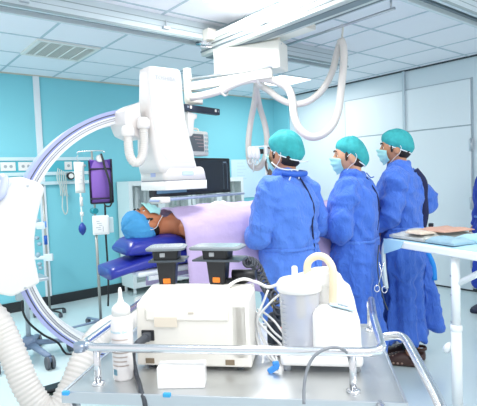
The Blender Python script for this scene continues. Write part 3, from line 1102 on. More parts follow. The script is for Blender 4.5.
# stand with a star base
hub = at(29, 342, d=4.0); X3, Y3 = hub.x, hub.y
st = thing('rolling_stand', 'grey-blue five-legged rolling stand behind the ribbed hose', 'rolling stand', (X3, Y3, 0), room=True)
b = BM(); tips = star_base(b, (X3, Y3), .34, 5, .032, radians(-80), .14, .09); lathe(b, [(.06, .1), (.06, .17), (.035, .2)], c=(X3, Y3, 0)); part('base', b, GREYBLUE, st)
for t_ in tips:
    caster(st, t_ + Vector((0, 0, .0)), .05)
b = BM(); cyl(b, (X3, Y3, .15), (X3, Y3, 1.25), .02, 12); part('pole', b, mat('stand_pole', '#c3cfd6', .35, .3), st)
b = BM(); boxb(b, (X3 - .2, Y3 - .12, .66), (X3 + .16, Y3 + .12, .69), .01); boxb(b, (X3 - .2, Y3 - .12, .69), (X3 - .185, Y3 + .12, .74), .004); part('tray', b, ALU, st)
b = BM(); tube(b, [(X3 + .0, Y3 - .03, .66), (X3 - .05, Y3 - .06, .5), (X3 - .02, Y3 - .05, .35), (X3 + .1, Y3 - .04, .2), (X3 + .2, Y3 - .1, .12), (X3 + .26, Y3 - .12, .012), (X3 + .34, Y3 - .2, .012)], .009, 8, 6); part('cable', b, BLACK, st)
b = BM(); boxb(b, (X3 - .09, Y3 - .07, .52), (X3 - .03, Y3 - .01, .62), .01); part('plug', b, mat('plug_grey', '#a8b7bd', .5), st)

# foot pedal on the floor
pp = at(57, 393, z=0)
t = thing('foot_pedal', 'dark foot pedal on the floor inside the ribbed hose loop', 'foot pedal', pp, room=True)
b = BM(); boxb(b, (pp.x - .16, pp.y - .09, 0), (pp.x + .16, pp.y + .09, .03), .012); part('pedal_base', b, mat('pedal_dark', '#22332f', .6), t)
b = BM(); boxb(b, (pp.x - .1, pp.y - .05, .03), (pp.x + .1, pp.y + .06, .055), .012); part('pedal_plate', b, BLACK, t)

# drip stand behind the first surgeon
pp = at(267.5, 190, d=4.25); X4, Y4 = pp.x, pp.y
z4 = at(266, 146.5, d=4.25).z
v4 = thing('iv_pole', 'white drip stand between the hanging hose and the leftmost standing surgeon', 'drip stand', (X4, Y4, 0), room=True)
b = BM(); cyl(b, (X4, Y4, .08), (X4, Y4, z4), .014, 12); part('pole', b, POWDER, v4)
b = BM(); tube(b, [Vector((X4, Y4, z4)) + LR * s for s in (-.15, 0, .04)], .007, 8); part('hook_bar', b, POWDER, v4)
b = BM(); tips = star_base(b, (X4, Y4), .26, 5, .018, .2); part('base', b, POWDER, v4)
for t_ in tips:
    caster(v4, t_, .03)
t = thing('stopcock_manifold', 'cluster of clear drip fittings hanging from the white drip stand', 'drip fittings', at(253, 165, d=4.23), room=True)
b = BM()
for px, py in ((250, 152), (254, 152), (257.5, 153)):
    p = at(px, py, d=4.23); lathe(b, [(.008, .05), (.02, .04), (.026, .0), (.024, -.04), (.008, -.06)], c=p, n=12)
parts('drip_bottle', b, mat('clear_white_fittings', '#f1f5f4', .25), t)
b = BM()
for px, py in ((250, 162), (254, 161), (257, 162)):
    p = at(px, py, d=4.23); tube(b, [p + Vector((.022 * cos(k * pi / 5), 0, .022 * sin(k * pi / 5))) for k in range(10)], .006, 6, closed=True)
cyl(b, at(253.5, 147, d=4.23), at(253.5, 172, d=4.23), .006, 8)
part('drip_tubing', b, mat('clear_fitting_tubes', '#e4ebea', .25), t)
b = BM(); p = at(261.3, 151.5, d=4.24); boxb(b, p - Vector((.016, .016, .022)), p + Vector((.016, .016, .022)), .004); part('clip', b, BLACK, t)
b = BM(); tube(b, [at(a_, c_, d=4.2) for a_, c_ in ((271, 158), (268, 158.5), (266, 162), (266, 167), (268, 171), (271, 172.5))], .008, 8, 5)
tube(b, [at(274, 166, d=4.2), at(272, 176, d=4.18), at(270.5, 190, d=4.15), at(270, 200, d=4.1)], [.03, .045, .07, .08], 12, 4)
single('breathing_bag', b, mat('brown_rubber', '#54463f', .6), 'brown rubber bag with black loop half hidden by the leftmost surgeon', 'breathing bag')
# ================================================================ patient table
TY = 2.70
tb = thing('operating_table', 'white-topped patient table under the blue pads and lilac drape', 'operating table', (2.9, TY, 0), room=True)
b = BM(); boxb(b, (1.30, TY - .17, .885), (3.55, TY + .17, .915), .012); part('tabletop', b, mat('tabletop_white', '#e3ebee', .35), tb)
b = BM(); boxb(b, (2.75, TY - .2, .03), (3.25, TY + .2, .80), .04); boxb(b, (2.6, TY - .22, .78), (3.4, TY + .22, .885), .02); part('pedestal', b, WHITE, tb)
b = BM(); boxb(b, (2.35, TY - .3, 0), (3.6, TY + .3, .06), .02); part('base_plate', b, mat('base_grey', '#cfd5d8', .5), tb)
b = BM()
for s in (-1, 1):
    boxb(b, (1.35, TY + s * .195 - .012, .865), (3.5, TY + s * .195 + .012, .895), .004)
    for x in (1.45, 2.4, 3.4):
        boxb(b, (x - .015, TY + s * .178 - .012, .87), (x + .015, TY + s * .178 + .012, .89))
parts('side_rail', b, CHROME, tb)
BLUEPAD = mat('blue_vinyl', '#2c37a4', .3, bump=.08, scale=14)
def pad(bm, x0, x1, y0, y1, z0, z1, droop=0.0, n=14, m_=10, puff=.6, blunt=.12):
    rings = []
    for i in range(n + 1):
        u = i / n
        x = x0 + (x1 - x0) * u
        e_ = max(blunt, (1 - abs(2 * u - 1) ** 6)) ** .5
        dz = -droop * max(0, 1 - u * 7) ** 1.5
        hw = (y1 - y0) / 2 * (1 - .06 * abs(2 * u - 1) ** 4)
        hh = (z1 - z0) / 2 * e_
        c = Vector((x, (y0 + y1) / 2, (z0 + z1) / 2 + dz))
        ring = []
        for k in range(24):
            a = 2 * pi * k / 24
            cy_, sz_ = cos(a), sin(a)
            ring.append(c + Vector((0, math.copysign(abs(cy_) ** puff, cy_) * hw, math.copysign(abs(sz_) ** .8, sz_) * hh)))
        rings.append(ring)
    return loft(bm, rings)
b = BM(); pad(b, 1.155, 3.45, TY - .15, TY + .15, .915, 1.015, .05, n=60, puff=.35, blunt=.5)
single('mattress', b, BLUEPAD, 'long blue vinyl table pad with its end drooping off the table', 'mattress', smooth=True)
b = BM(); pad(b, 1.255, 1.64, TY - .17, TY + .16, 1.0, 1.115, .02, n=18, puff=.6)
single('head_pillow', b, BLUEPAD, 'blue vinyl pillow under the patient head', 'pillow', smooth=True)
# ================================================================ people
SKIN = mat('skin', '#b57a5c', .5, bump=.05, scale=60)
SKIN2 = mat('skin_tan', '#cf9d80', .5, bump=.05, scale=60)
SKIN3 = mat('skin_brown', '#b98566', .5, bump=.05, scale=60)
GOWN = mat('blue_gown_cloth', '#4272d2', .8, bump=.7, scale=26, stretch=(1.3, 1.3, .6), sheen=.15)
GOWN_L = mat('blue_gown_cloth_bright', '#5080dc', .8, bump=.7, scale=26, stretch=(1.3, 1.3, .6), sheen=.15)
GOWN_D = mat('dark_blue_gown_cloth', '#1f3fae', .75, bump=.3, scale=22, stretch=(1.4, 1.4, .55))
NAVYC = mat('navy_cloth', '#141d48', .8)
for _m in (GOWN, GOWN_L, GOWN_D):
    for _n in _m.node_tree.nodes:
        if _n.type == 'BUMP':
            _n.inputs['Distance'].default_value = .022
        if _n.type == 'TEX_NOISE':
            _n.inputs['Distortion'].default_value = 1.2
CAPM = mat('teal_cap_fabric', '#36a6ab', .85, bump=.6, scale=30, var=.28)
CAPB = mat('sky_cap_fabric', '#4a9fd6', .85, bump=.6, scale=45, var=.12)
MASKM = mat('mint_mask_fabric', '#a6e0de', .8, bump=.1, scale=40)
BLACKHAIR = mat('black_hair', '#17130f', .6, bump=.5, scale=120)
BROWNHAIR = mat('brown_hair', '#33221a', .6, bump=.5, scale=120)
EYEW = mat('eye_white', '#e9e4de', .3)
IRIS = mat('iris_dark', '#22160f', .3)
STRAP = mat('white_tie', '#eef3f5', .7)
TROUSERS = mat('dark_green_trousers', '#12332f', .8)
CLOG = mat('brown_clog', '#4a322c', .55)
CLOGHOLE = mat('clog_hole', '#b79a88', .7)
COLLARB = mat('bright_blue_roll', '#2c62c8', .5)


def head_bm(face_detail=True):
    """head centred on its own origin, facing +y; half height .117"""
    t = bmesh.new()
    bmesh.ops.create_uvsphere(t, u_segments=40, v_segments=28, radius=1)
    for v in t.verts:
        n = v.co.normalized()
        x, y, z = n
        rx, ry, rz = .076, .097, .119
        jaw = max(0, -z)
        sx_ = 1 - .34 * jaw ** 1.4
        sy_ = 1 - (.10 * jaw ** 1.5 if y > 0 else .38 * jaw ** 1.2)
        p = Vector((x * rx * sx_, y * ry * sy_, z * rz))
        def g(cx_, cy_, cz_, s):
            c = Vector((cx_, cy_, cz_)).normalized()
            return exp(-((n - c).length / s) ** 2)
        fwd = .0
        fwd += .026 * g(0, 1, -.17, .13) + .012 * g(0, 1, .02, .11)      # nose tip, bridge
        fwd -= .012 * (g(.36, .9, .08, .15) + g(-.36, .9, .08, .15))     # eye sockets
        fwd += .006 * (g(.3, .9, .28, .2) + g(-.3, .9, .28, .2))         # brow
        fwd += .008 * g(0, .9, -.48, .14) + .012 * g(0, .75, -.8, .22)   # lips, chin
        p.y += fwd
        v.co = p
    for s in (-1, 1):
        M = Matrix.Translation((s * .077, -.012, -.008)) @ Matrix.Rotation(s * radians(-22), 4, 'Z') @ Matrix.Rotation(radians(-10), 4, 'X')
        sphere(t, (0, 0, 0), (.011, .023, .037), 12, 10, M)
        sphere(t, (0, .004, -.022), (.008, .012, .014), 10, 8, M)
    return t


def hand_bm(bm, wrist, d_, up, side, curl=.5, s=1.0):
    """hand leaving the wrist along d_, palm normal 'up' pointing to the back of the hand; side=+1 thumb on +cross"""
    d_ = Vector(d_).normalized(); up = (Vector(up) - d_ * Vector(up).dot(d_)).normalized(); sd = d_.cross(up).normalized() * side
    W = Vector(wrist)
    rings = []
    for u, hw, hh in ((-.012, .024, .019), (.0, .026, .018), (.03, .034, .017), (.06, .040, .015), (.088, .040, .012)):
        c = W + d_ * u * s
        rings.append([c + sd * cos(2 * pi * k / 16) * hw * s + up * sin(2 * pi * k / 16) * hh * s for k in range(16)])
    loft(bm, rings)
    for i, (o_, L) in enumerate(((.030, .070), (.011, .079), (-.009, .074), (-.028, .058))):
        p = W + d_ * .080 * s + sd * o_ * s
        ang = 0
        pts = [p - d_ * .02 * s, p]
        dd = (d_ + sd * (o_ * 2.0)).normalized()
        for seg, f in enumerate((.45, .32, .23)):
            ang += curl * (.45 + .25 * seg)
            p = p + (dd * cos(ang) - up * sin(ang)) * L * f * s
            pts.append(p)
        tube(bm, pts, [.0098 * s, .0096 * s, .009 * s, .0082 * s, .0066 * s], 8, 2)
    p = W + d_ * .022 * s + sd * .028 * s
    pts = [W + d_ * .012 * s + sd * .012 * s, p]
    for a_, L in ((.75, .036), (.45, .030), (.25, .024)):
        p = p + (d_ * cos(a_) + sd * sin(a_) - up * .35 * curl).normalized() * L * s
        pts.append(p)
    tube(bm, pts, [.014 * s, .0125 * s, .011 * s, .0098 * s, .0075 * s], 8, 2)


def limb(bm, pts, rad, n=16, sub=5):
    tube(bm, pts, rad, n, sub)


def foot_bm(bm, ankle, yaw, s=1.0, h=.0):
    M = Matrix.Translation(Vector((ankle[0], ankle[1], h))) @ Matrix.Rotation(yaw, 4, 'Z')
    rings = []
    for y, w_, z in ((-.062, .020, .035), (-.055, .030, .06), (-.02, .033, .085), (.03, .036, .07), (.08, .041, .05), (.13, .045, .037), (.165, .040, .028), (.19, .026, .02)):
        rings.append([M @ Vector((w_ * cos(2 * pi * k / 16), y, z * .5 + z * .5 * sin(2 * pi * k / 16))) for k in range(16)])
    loft(bm, rings)


def body_bm(P, head_M):
    """one skin surface; P holds joints in the person's own frame"""
    b = BM()
    k = P['k']
    rg = []
    for z, rx, ry in ((.84, .10, .08), (.90, .155, .105), (.98, .15, .10), (1.08, .135, .092), (1.2, .15, .10), (1.30, .163, .108), (1.38, .168, .10), (1.43, .13, .08), (1.465, .075, .062), (1.50, .056, .058), (1.56, .052, .056), (1.60, .05, .055)):
        rg.append(ell((0, -.006, z * k), rx, ry, 24, pw=.9))
    loft(b, rg)
    for s, nm in ((-1, 'L'), (1, 'R')):
        sh, el, wr = P['sh' + nm], P['el' + nm], P['wr' + nm]
        limb(b, [Vector(sh) + Vector((-s * .04, 0, 0)), sh, Vector(sh).lerp(Vector(el), .5), el, Vector(el).lerp(Vector(wr), .4), wr], [.05, .052, .044, .037, .036, .025])
        hand_bm(b, wr, P['hd' + nm], P['hu' + nm], P['hs' + nm], P.get('curl', .5))
        hp_, kn, an = P['hp' + nm], P['kn' + nm], P['an' + nm]
        limb(b, [hp_, Vector(hp_).lerp(Vector(kn), .5), kn, Vector(kn).lerp(Vector(an), .35), an], [.085, .075, .052, .055, .034])
        foot_bm(b, an, P.get('toe', .12) * -s, h=P.get('fh', .02))
    h = head_bm()
    merge(b, h, head_M)
    return remesh(b, .0075, 2)


def std_pose(k=1.0):
    P = {'k': k}
    for s, nm in ((-1, 'L'), (1, 'R')):
        P['sh' + nm] = (s * .175, -.005, 1.41 * k)
        P['el' + nm] = (s * .27, -.03, 1.12 * k)
        P['wr' + nm] = (s * .20, .20, 1.04 * k)
        P['hd' + nm] = (-s * .3, 1, -.1)
        P['hu' + nm] = (s * .3, 0, 1)
        P['hs' + nm] = 1 if s < 0 else -1
        P['hp' + nm] = (s * .085, 0, .90 * k)
        P['kn' + nm] = (s * .095, .012, .50 * k)
        P['an' + nm] = (s * .10, -.01, .09 * k)
    return P


def wrinkle(bm, amp, seed, hemz, skirt=1.0):
    """pushes cloth vertices along their normals into folds"""
    bm.normal_update()
    off = Vector((seed * 7.3, seed * 3.1, seed * 1.7))
    dl = []
    for v in bm.verts:
        p = v.co
        a = atan2(p.y, p.x)
        low = max(0.0, min(1.0, (1.0 - p.z) / .55))
        f1 = noise.noise(Vector((p.x * 9, p.y * 9, p.z * 5)) + off)
        f2 = noise.noise(Vector((p.x * 20 + p.z * 6, p.y * 20, p.z * 12)) + off * 2)
        r = 1 - 2 * abs(noise.noise(Vector((p.x * 7 + p.z * 2.5, p.y * 7, p.z * 6.5)) + off * 3))
        f3 = noise.noise(Vector((cos(a) * 3.2, sin(a) * 3.2, p.z * .6)) + off)
        f4 = noise.noise(Vector((cos(a) * 6.5, sin(a) * 6.5, p.z * 1.0)) + off * 1.4)
        w1 = Vector((noise.noise(p * 5 + off), noise.noise(p * 5 + off * 2), noise.noise(p * 5 + off * 3))) * .09
        q = p + w1
        r2 = 1 - 2.4 * abs(noise.noise(Vector((q.x * 11 + q.z * 5, q.y * 11, q.z * 10)) + off))
        d_ = amp * (f1 * .9 + f2 * .5 + max(-.3, r) * .8 * (1 - low) + max(-.2, r2) * .55) + skirt * low * (f3 * .042 + f4 * .024)
        dl.append(d_)
    for v, d_ in zip(bm.verts, dl):
        v.co += v.normal * d_


def gown_bm(P, seed, hem=.18, back=.24, front=.20, side=.24, amp=.022, tail=0, shift=0):
    k = P['k']
    b = BM()
    rg = []
    rows = [(hem, side, front, back), (.35, side * .97, front * .97, back * .93), (.62, side * .93, front * .94, back * .85), (.88, .212, .175, .175), (.99, .192, .152, .150), (1.035, .182, .142, .142), (1.09, .190, .152, .150), (1.2, .202, .160, .158),
            (1.32, .205, .155, .150), (1.40, .190, .125, .128), (1.445, .145, .098, .105), (1.475, .095, .082, .09), (1.50, .076, .074, .082), (1.535, .070, .070, .078)]
    for z, rx, ry, rb in rows:
        zz = z if z < .3 else z * k
        rg.append(ell((shift * max(0, .88 - z), -.005 + shift * .5 * max(0, .88 - z), zz), rx, ry, 32, rb, .92))
    loft(b, rg)
    for s, nm in ((-1, 'L'), (1, 'R')):
        sh, el, wr = [Vector(P[q + nm]) for q in ('sh', 'el', 'wr')]
        limb(b, [sh + Vector((-s * .06, 0, -.0)), sh + Vector((0, 0, -.015)), sh.lerp(el, .5), el, el.lerp(wr, .45), wr + (wr - el).normalized() * .005], [.075, .078, .068, .063, .053, .041], 18)
    if tail:
        t = BM()
        rr = []
        for z, y0, y1, x0 in ((hem + .04, -.10, -.17 - tail, .10), (.5, -.10, -.15 - tail * .7, .09), (.8, -.08, -.15 - tail * .25, .07), (.98, -.06, -.15, .05)):
            rr.append([Vector((x0 - .02, y0, z)), Vector((x0 + .02, y0, z)), Vector((x0 + .05, y1, z)), Vector((x0 + .015, y1, z))])
        loft(t, rr, smooth=False)
        merge(b, t)
    b = remesh(b, .011, 2)
    wrinkle(b, amp, seed, hem)
    for _ in range(1):
        bmesh.ops.smooth_vert(b, verts=b.verts, factor=.2, use_axis_x=True, use_axis_y=True, use_axis_z=True)
    for f in b.faces:
        f.smooth = True
    return b


def cap_bm(seed=0, puff=1.0, droop=0.0):
    """bouffant cap in head coordinates"""
    t = bmesh.new()
    rings = []
    n = 72
    N = 16
    for j in range(N + 1):
        v = j / N
        th = radians(4 + 108 * v)
        ring = []
        for i in range(n):
            a = 2 * pi * i / n
            pl = 1 + (.035 * sin(a * 16 + seed + 2 * sin(a * 3)) + .02 * sin(a * 9 + seed * 2)) * v ** 1.2 * (1 - .5 * v) + .07 * noise.noise(Vector((cos(a) * 2.5, sin(a) * 2.5, v * 3 + seed)))
            back = max(0, -sin(a))
            R_ = puff * pl
            x = .099 * R_ * sin(th) * cos(a)
            y = (.106 + .010 * back) * R_ * sin(th) * sin(a) - .010
            z = .042 + .100 * (R_ if v < .8 else 1) * cos(th)
            if v > .82:                         # elastic rim draws in to the head
                q = (v - .82) / .18
                x *= 1 - .12 * q
                y *= 1 - .10 * q
            z += y * .36 * v - droop * back * v
            ring.append(Vector((x, y, z)))
        rings.append(ring)
    loft(t, rings)
    return t, rings[-1]


def put_face(person, head_M, mask=True, brow=BLACKHAIR):
    for s in (-1, 1):
        b = BM(); sphere(b, head_M @ Vector((s * .031, .0812, .008)), .0074, 12, 10); e_ = part('eye', b, EYEW, person)
        b = BM(); sphere(b, head_M @ Vector((s * .031, .0852, .008)), .0062, 10, 8); part('iris', b, IRIS, e_)
        b = BM(); tube(b, [head_M @ Vector(p) for p in ((s * .012, .1, .034), (s * .03, .0985, .041), (s * .047, .085, .036))], [.003, .0055, .0025], 8, 4); part('eyebrow', b, brow, person)


def put_mask(person, head_M, ties='loop'):
    b = BM()
    nu, nv = 18, 12
    def pt(u, v, off):
        a = radians(-60 + 120 * u)
        z = .000 - .112 * v
        taper = 1 - .46 * v ** 1.8
        x = .078 * sin(a) * taper
        y = (.099 * cos(a) ** .8 if cos(a) > 0 else 0) * (1 - .42 * v ** 2)
        y += .018 * exp(-((u - .5) / .16) ** 2) * (1 - .5 * v) + .004 * sin(v * 20) * sin(pi * u)
        z -= .012 * abs(2 * u - 1) ** 1.5 * (1 - 2 * v)
        z += .022 * v ** 2 * abs(2 * u - 1) ** 1.6
        p = Vector((x, y, z))
        nn = Vector((sin(a), cos(a), 0))
        return head_M @ (p + nn * off)
    g1 = [[b.verts.new(pt(i / nu, j / nv, .012)) for i in range(nu + 1)] for j in range(nv + 1)]
    g0 = [[b.verts.new(pt(i / nu, j / nv, .008)) for i in range(nu + 1)] for j in range(nv + 1)]
    for j in range(nv):
        for i in range(nu):
            f = b.faces.new((g1[j][i], g1[j][i + 1], g1[j + 1][i + 1], g1[j + 1][i])); f.smooth = True
            f = b.faces.new((g0[j][i], g0[j + 1][i], g0[j + 1][i + 1], g0[j][i + 1])); f.smooth = True
    for i in range(nu):
        b.faces.new((g1[0][i], g0[0][i], g0[0][i + 1], g1[0][i + 1])); b.faces.new((g1[nv][i], g1[nv][i + 1], g0[nv][i + 1], g0[nv][i]))
    for j in range(nv):
        b.faces.new((g1[j][0], g1[j + 1][0], g0[j + 1][0], g0[j][0])); b.faces.new((g1[j][nu], g0[j][nu], g0[j + 1][nu], g1[j + 1][nu]))
    mk = part('face_mask', b, MASKM, person)
    for s in (-1, 1):
        b = BM()
        tube(b, [head_M @ Vector(p) for p in ((s * .072, .035, -.012), (s * .083, .012, .012), (s * .088, -.012, .028), (s * .09, -.034, .008), (s * .086, -.026, -.03), (s * .072, .0, -.055), (s * .058, .035, -.095))], .0019, 6, 4)
        part('ear_loop', b, STRAP, mk)


def put_hair(person, head_M, mt, low=-.072):
    b = BM()
    sphere(b, head_M @ Vector((0, 0, 0)), .0001, 4, 3)
    b.clear()
    t = BM(); sphere(t, (0, -.034, -.008), (.0775, .0735, -low - .002), 28, 18)
    for v in t.verts:
        v.co += v.co.normalized() * .0015 * noise.noise(v.co * 90)
    for s in (-1, 1):
        sphere(t, (s * .0735, .026, .005), (.006, .010, .030), 10, 8)
    merge(b, t, head_M)
    part('hair', b, mt, person, smooth=True)


def put_cap(person, head_M, mt, seed=0, puff=1.0, droop=0.0, band=STRAP):
    b, rim = cap_bm(seed, puff, droop)
    b.transform(head_M)
    c = part('surgical_cap', b, mt, person)
    b = BM()
    tube(b, [head_M @ p for p in rim[::2]], .0042, 8, closed=True)
    part('elastic_band', b, band, c)
    return c


def bvh_of(o):
    me = o.data
    return BVHTree.FromPolygons([v.co.copy() for v in me.vertices], [tuple(p.vertices) for p in me.polygons])


def on_surface(bvh, o, d_, lift=.004):
    h = bvh.ray_cast(Vector(o), Vector(d_).normalized())
    if h[0] is None:
        return None
    return h[0] - Vector(d_).normalized() * lift


def put_belt(person, gown, k, z=1.035, r=.009):
    bv = bvh_of(gown)
    pts = []
    for i in range(40):
        a = 2 * pi * i / 40
        d_ = Vector((cos(a), sin(a), 0))
        h = bv.ray_cast(Vector((0, -.005, z * k)), d_)
        q = h[0] if h[0] is not None and (h[0] - Vector((0, 0, z * k))).length < .235 else Vector((d_.x * .19, d_.y * .15, z * k))
        pts.append(q + d_ * .003)
    b = BM(); tube(b, pts, r, 8, closed=True, flat=(1.3, .5))
    return part('waist_tie', b, GOWN_L, gown)


def put_back_strip(person, gown, xz, r, mt, name, lift=.003, flat=(1.0, .4)):
    bv = bvh_of(gown)
    pts = []
    for x, z in xz:
        h = on_surface(bv, (x, -.9, z), (0, 1, 0), lift)
        if h is not None:
            pts.append(h)
    b = BM(); tube(b, pts, r, 8, 4)
    return part(name, b, mt, gown)


def put_clogs(person, P, mt, holes=True):
    for s, nm in ((-1, 'L'), (1, 'R')):
        an = P['an' + nm]
        M = Matrix.Translation((an[0], an[1], 0)) @ Matrix.Rotation(P.get('toe', .12) * -s, 4, 'Z')
        b = BM()
        rings = []
        for y, w_, z in ((-.085, .026, .045), (-.078, .040, .062), (-.05, .046, .068), (.0, .047, .085), (.05, .051, .105), (.10, .056, .092), (.15, .056, .072), (.185, .046, .055), (.205, .026, .04)):
            rings.append([M @ Vector((math.copysign(abs(cos(2 * pi * q / 20)) ** .7, cos(2 * pi * q / 20)) * w_, y, max(0.001, z * .5 + z * .5 * math.copysign(abs(sin(2 * pi * q / 20)) ** .8, sin(2 * pi * q / 20))))) for q in range(20)])
        loft(b, rings)
        c = part('clog', b, mt, person)
        bt = bvh_of(c)
        b = BM()
        # back strap
        tube(b, [M @ Vector(p) for p in ((-.05, .01, .075), (-.05, -.06, .085), (0, -.095, .09), (.05, -.06, .085), (.05, .01, .075))], .009, 8, 4, flat=(1.4, .5))
        part('heel_strap', b, mt, c)
        if holes:
            b = BM()
            for (hx, hy) in ((0, .165), (-.022, .15), (.022, .15), (-.034, .125), (0, .13), (.034, .125), (-.022, .105), (.022, .105), (0, .085)):
                h = bt.ray_cast(M @ Vector((hx, hy, .3)), Vector((0, 0, -1)))
                if h[0] is not None:
                    cyl(b, h[0] - h[1] * .002, h[0] + h[1] * .0012, .0065, 10)
            for sd in (-1, 1):
                for hy in (.06, .09, .12, .15):
                    h = bt.ray_cast(M @ Vector((sd * .2, hy, .03)), M.to_3x3() @ Vector((-sd, 0, 0)))
                    if h[0] is not None:
                        cyl(b, h[0] - h[1] * .002, h[0] + h[1] * .0012, .008, 10)
            part('clog_holes', b, CLOGHOLE, c)


def put_trousers(person, P, mt, zlo=.13):
    b = BM()
    for s, nm in ((-1, 'L'), (1, 'R')):
        hp_, kn, an = [Vector(P[q + nm]) for q in ('hp', 'kn', 'an')]
        lo = an.copy(); lo.z = zlo
        limb(b, [hp_.lerp(kn, .75), kn, kn.lerp(lo, .5), lo], [.066, .062, .060, .056], 16)
    part('trousers', b, mt, person)


def person(loc, heading, H, label, P, head_yaw=0, head_pitch=0, skin=SKIN, gown_mt=GOWN, hair=BLACKHAIR, cap_seed=0, cap_puff=1.0, cap_droop=0.0, seed=1, hem=.18, back=.20, front=.17, side=.20, tail=0, shift=0, band=STRAP, shoes=CLOG, holes=False, group=None, pants=TROUSERS):
    """the body mesh itself is the thing; hair and clothing are its children"""
    k = P['k']
    hM = Matrix.Translation((0, .022 * k, 1.50 * k)) @ Matrix.Rotation(radians(head_yaw), 4, 'Z') @ Matrix.Rotation(radians(-head_pitch), 4, 'X') @ Matrix.Translation((0, 0, .140)) @ Matrix.Scale(1.1, 4)
    bm_ = body_bm(P, hM)
    o = link_mesh('person', bm_, skin)
    o.location = (loc[0], loc[1], 0)
    o.rotation_euler = (0, 0, heading)
    o['label'] = label
    o['category'] = 'person'
    if group:
        o['group'] = group
    put_face(o, hM, brow=hair)
    put_mask(o, hM)
    put_hair(o, hM, hair)
    put_cap(o, hM, CAPM, cap_seed, cap_puff, cap_droop, band)
    g = part('surgical_gown', gown_bm(P, seed, hem, back, front, side, tail=tail, shift=shift), gown_mt, o)
    put_belt(o, g, k)
    put_trousers(o, P, pants)
    put_clogs(o, P, shoes, holes)
    return o, g, hM


# first surgeon, seen from behind
P = std_pose(.965)
P['elL'] = (-.228, .03, 1.09); P['wrL'] = (-.10, .22, 1.06); P['elR'] = (.285, -.03, 1.11); P['wrR'] = (.14, .21, 1.06)
s1, g1, hM1 = person((2.17, 2.18), radians(3), 1.72, 'person in bright blue gown seen from behind, leftmost of the standing surgeons', P, head_yaw=8, head_pitch=-4, skin=SKIN3, gown_mt=GOWN_L, seed=1.3, cap_seed=1, cap_puff=1.0, hem=.2)
put_back_strip(s1, g1, [(.012, 1.46), (.02, 1.36), (.035, 1.25), (.03, 1.14), (.045, 1.0)], .006, NAVYC, 'back_opening')
b = BM(); tube(b, [hM1 @ Vector(p) for p in ((-.085, -.045, -.105), (-.055, -.10, -.108), (.0, -.12, -.108), (.06, -.105, -.106), (.09, -.05, -.102))], .018, 12, 5); part('collar_roll', b, COLLARB, g1)
b = BM()
tube(b, [hM1 @ Vector(p) for p in ((-.088, .03, -.045), (-.086, -.02, -.075), (-.07, -.065, -.085), (-.03, -.10, -.085), (-.02, -.112, -.105), (-.025, -.118, -.135))], .0045, 6, 5)
tube(b, [hM1 @ Vector(p) for p in ((-.05, -.085, -.09), (-.06, -.09, -.11), (-.075, -.085, -.145))], .0045, 6, 4)
tube(b, [hM1 @ Vector(p) for p in ((-.02, -.115, -.04), (.02, -.125, -.038), (.09, -.10, -.036))], .004, 6, 4)
part('neck_tie', b, STRAP, s1)
# bow on the waist tie
put_back_strip(s1, g1, [(.03, 1.04), (.07, 1.03), (.12, 1.04)], .012, GOWN_L, 'tie_knot')
put_back_strip(s1, g1, [(.05, 1.03), (.055, .95), (.05, .88)], .008, GOWN_L, 'tie_end')

# second surgeon, arms folded
P = std_pose(.95)
P['elL'] = (-.25, .05, 1.07); P['wrL'] = (-.05, .23, 1.08); P['elR'] = (.26, .03, 1.10); P['wrR'] = (.05, .24, 1.05)
P['hdL'] = (1, .3, -.15); P['hdR'] = (-1, .2, -.1)
s2, g2, hM2 = person((2.765, 2.12), radians(26), 1.70, 'person in blue gown with hands folded in front, middle of the standing surgeons', P, head_yaw=17, head_pitch=-2, skin=SKIN2, gown_mt=GOWN, hair=BROWNHAIR, seed=2.7, cap_seed=2, cap_puff=.93, cap_droop=.03, hem=.17, back=.2)
b = BM()
tube(b, [hM2 @ Vector(p) for p in ((.0, -.105, -.10), (-.01, -.13, -.13), (-.02, -.15, -.125))], .004, 6, 4)
part('neck_tie', b, COLLARB, s2)
put_back_strip(s2, g2, [(.0, 1.42), (-.01, 1.3), (0, 1.18), (.0, 1.05)], .005, NAVYC, 'back_opening')
# third surgeon, elbow out behind
P = std_pose(.99)
P['elL'] = (-.265, .03, 1.12); P['wrL'] = (-.16, .27, 1.02); P['elR'] = (.39, -.19, 1.20); P['wrR'] = (.20, -.02, 1.02)
P['hdR'] = (-.6, .4, -.5); P['toe'] = .1
for s, nm in ((-1, 'L'), (1, 'R')):
    P['hp' + nm] = (s * .06, 0, .89); P['kn' + nm] = (s * .055 - .025, -.02, .49); P['an' + nm] = (s * .085 - .085, -.085, .09)
s3, g3, hM3 = person((3.285, 2.085), radians(24), 1.77, 'person in blue gown and brown clogs with one elbow out, nearest the instrument table', P, head_yaw=10, head_pitch=-2, skin=SKIN3, gown_mt=GOWN, seed=4.1, cap_seed=3, cap_puff=1.0, hem=.175, back=.16, front=.14, side=.178, tail=.11, shift=-.06, holes=True)
put_back_strip(s3, g3, [(.015, 1.45), (.04, 1.36), (.05, 1.25), (.06, 1.12), (.06, 1.02)], .038, NAVYC, 'apron_back')
put_back_strip(s3, g3, [(.05, 1.47), (.085, 1.38), (.09, 1.25), (.085, 1.1)], .008, GOWN_L, 'tie')
put_back_strip(s3, g3, [(-.02, 1.44), (-.01, 1.3), (.01, 1.15), (.03, 1.03)], .007, GOWN_L, 'tie')
put_back_strip(s3, g3, [(.03, 1.04), (.08, 1.05), (.12, 1.03)], .016, GOWN_D, 'tie_knot')
put_back_strip(s3, g3, [(.08, .98), (.09, .85), (.10, .72), (.10, .60)], .024, mat('sky_blue_panel', '#1f8fe6', .7), 'side_panel')

pbk = at(431, 225, d=3.72)
qb = Matrix.Rotation(radians(-24), 4, 'Z') @ (pbk - s3.location)
b = BM(); boxb(b, qb - Vector((.022, .018, .014)), qb + Vector((.022, .018, .014)), .006); part('buckle', b, BLACK, g3)
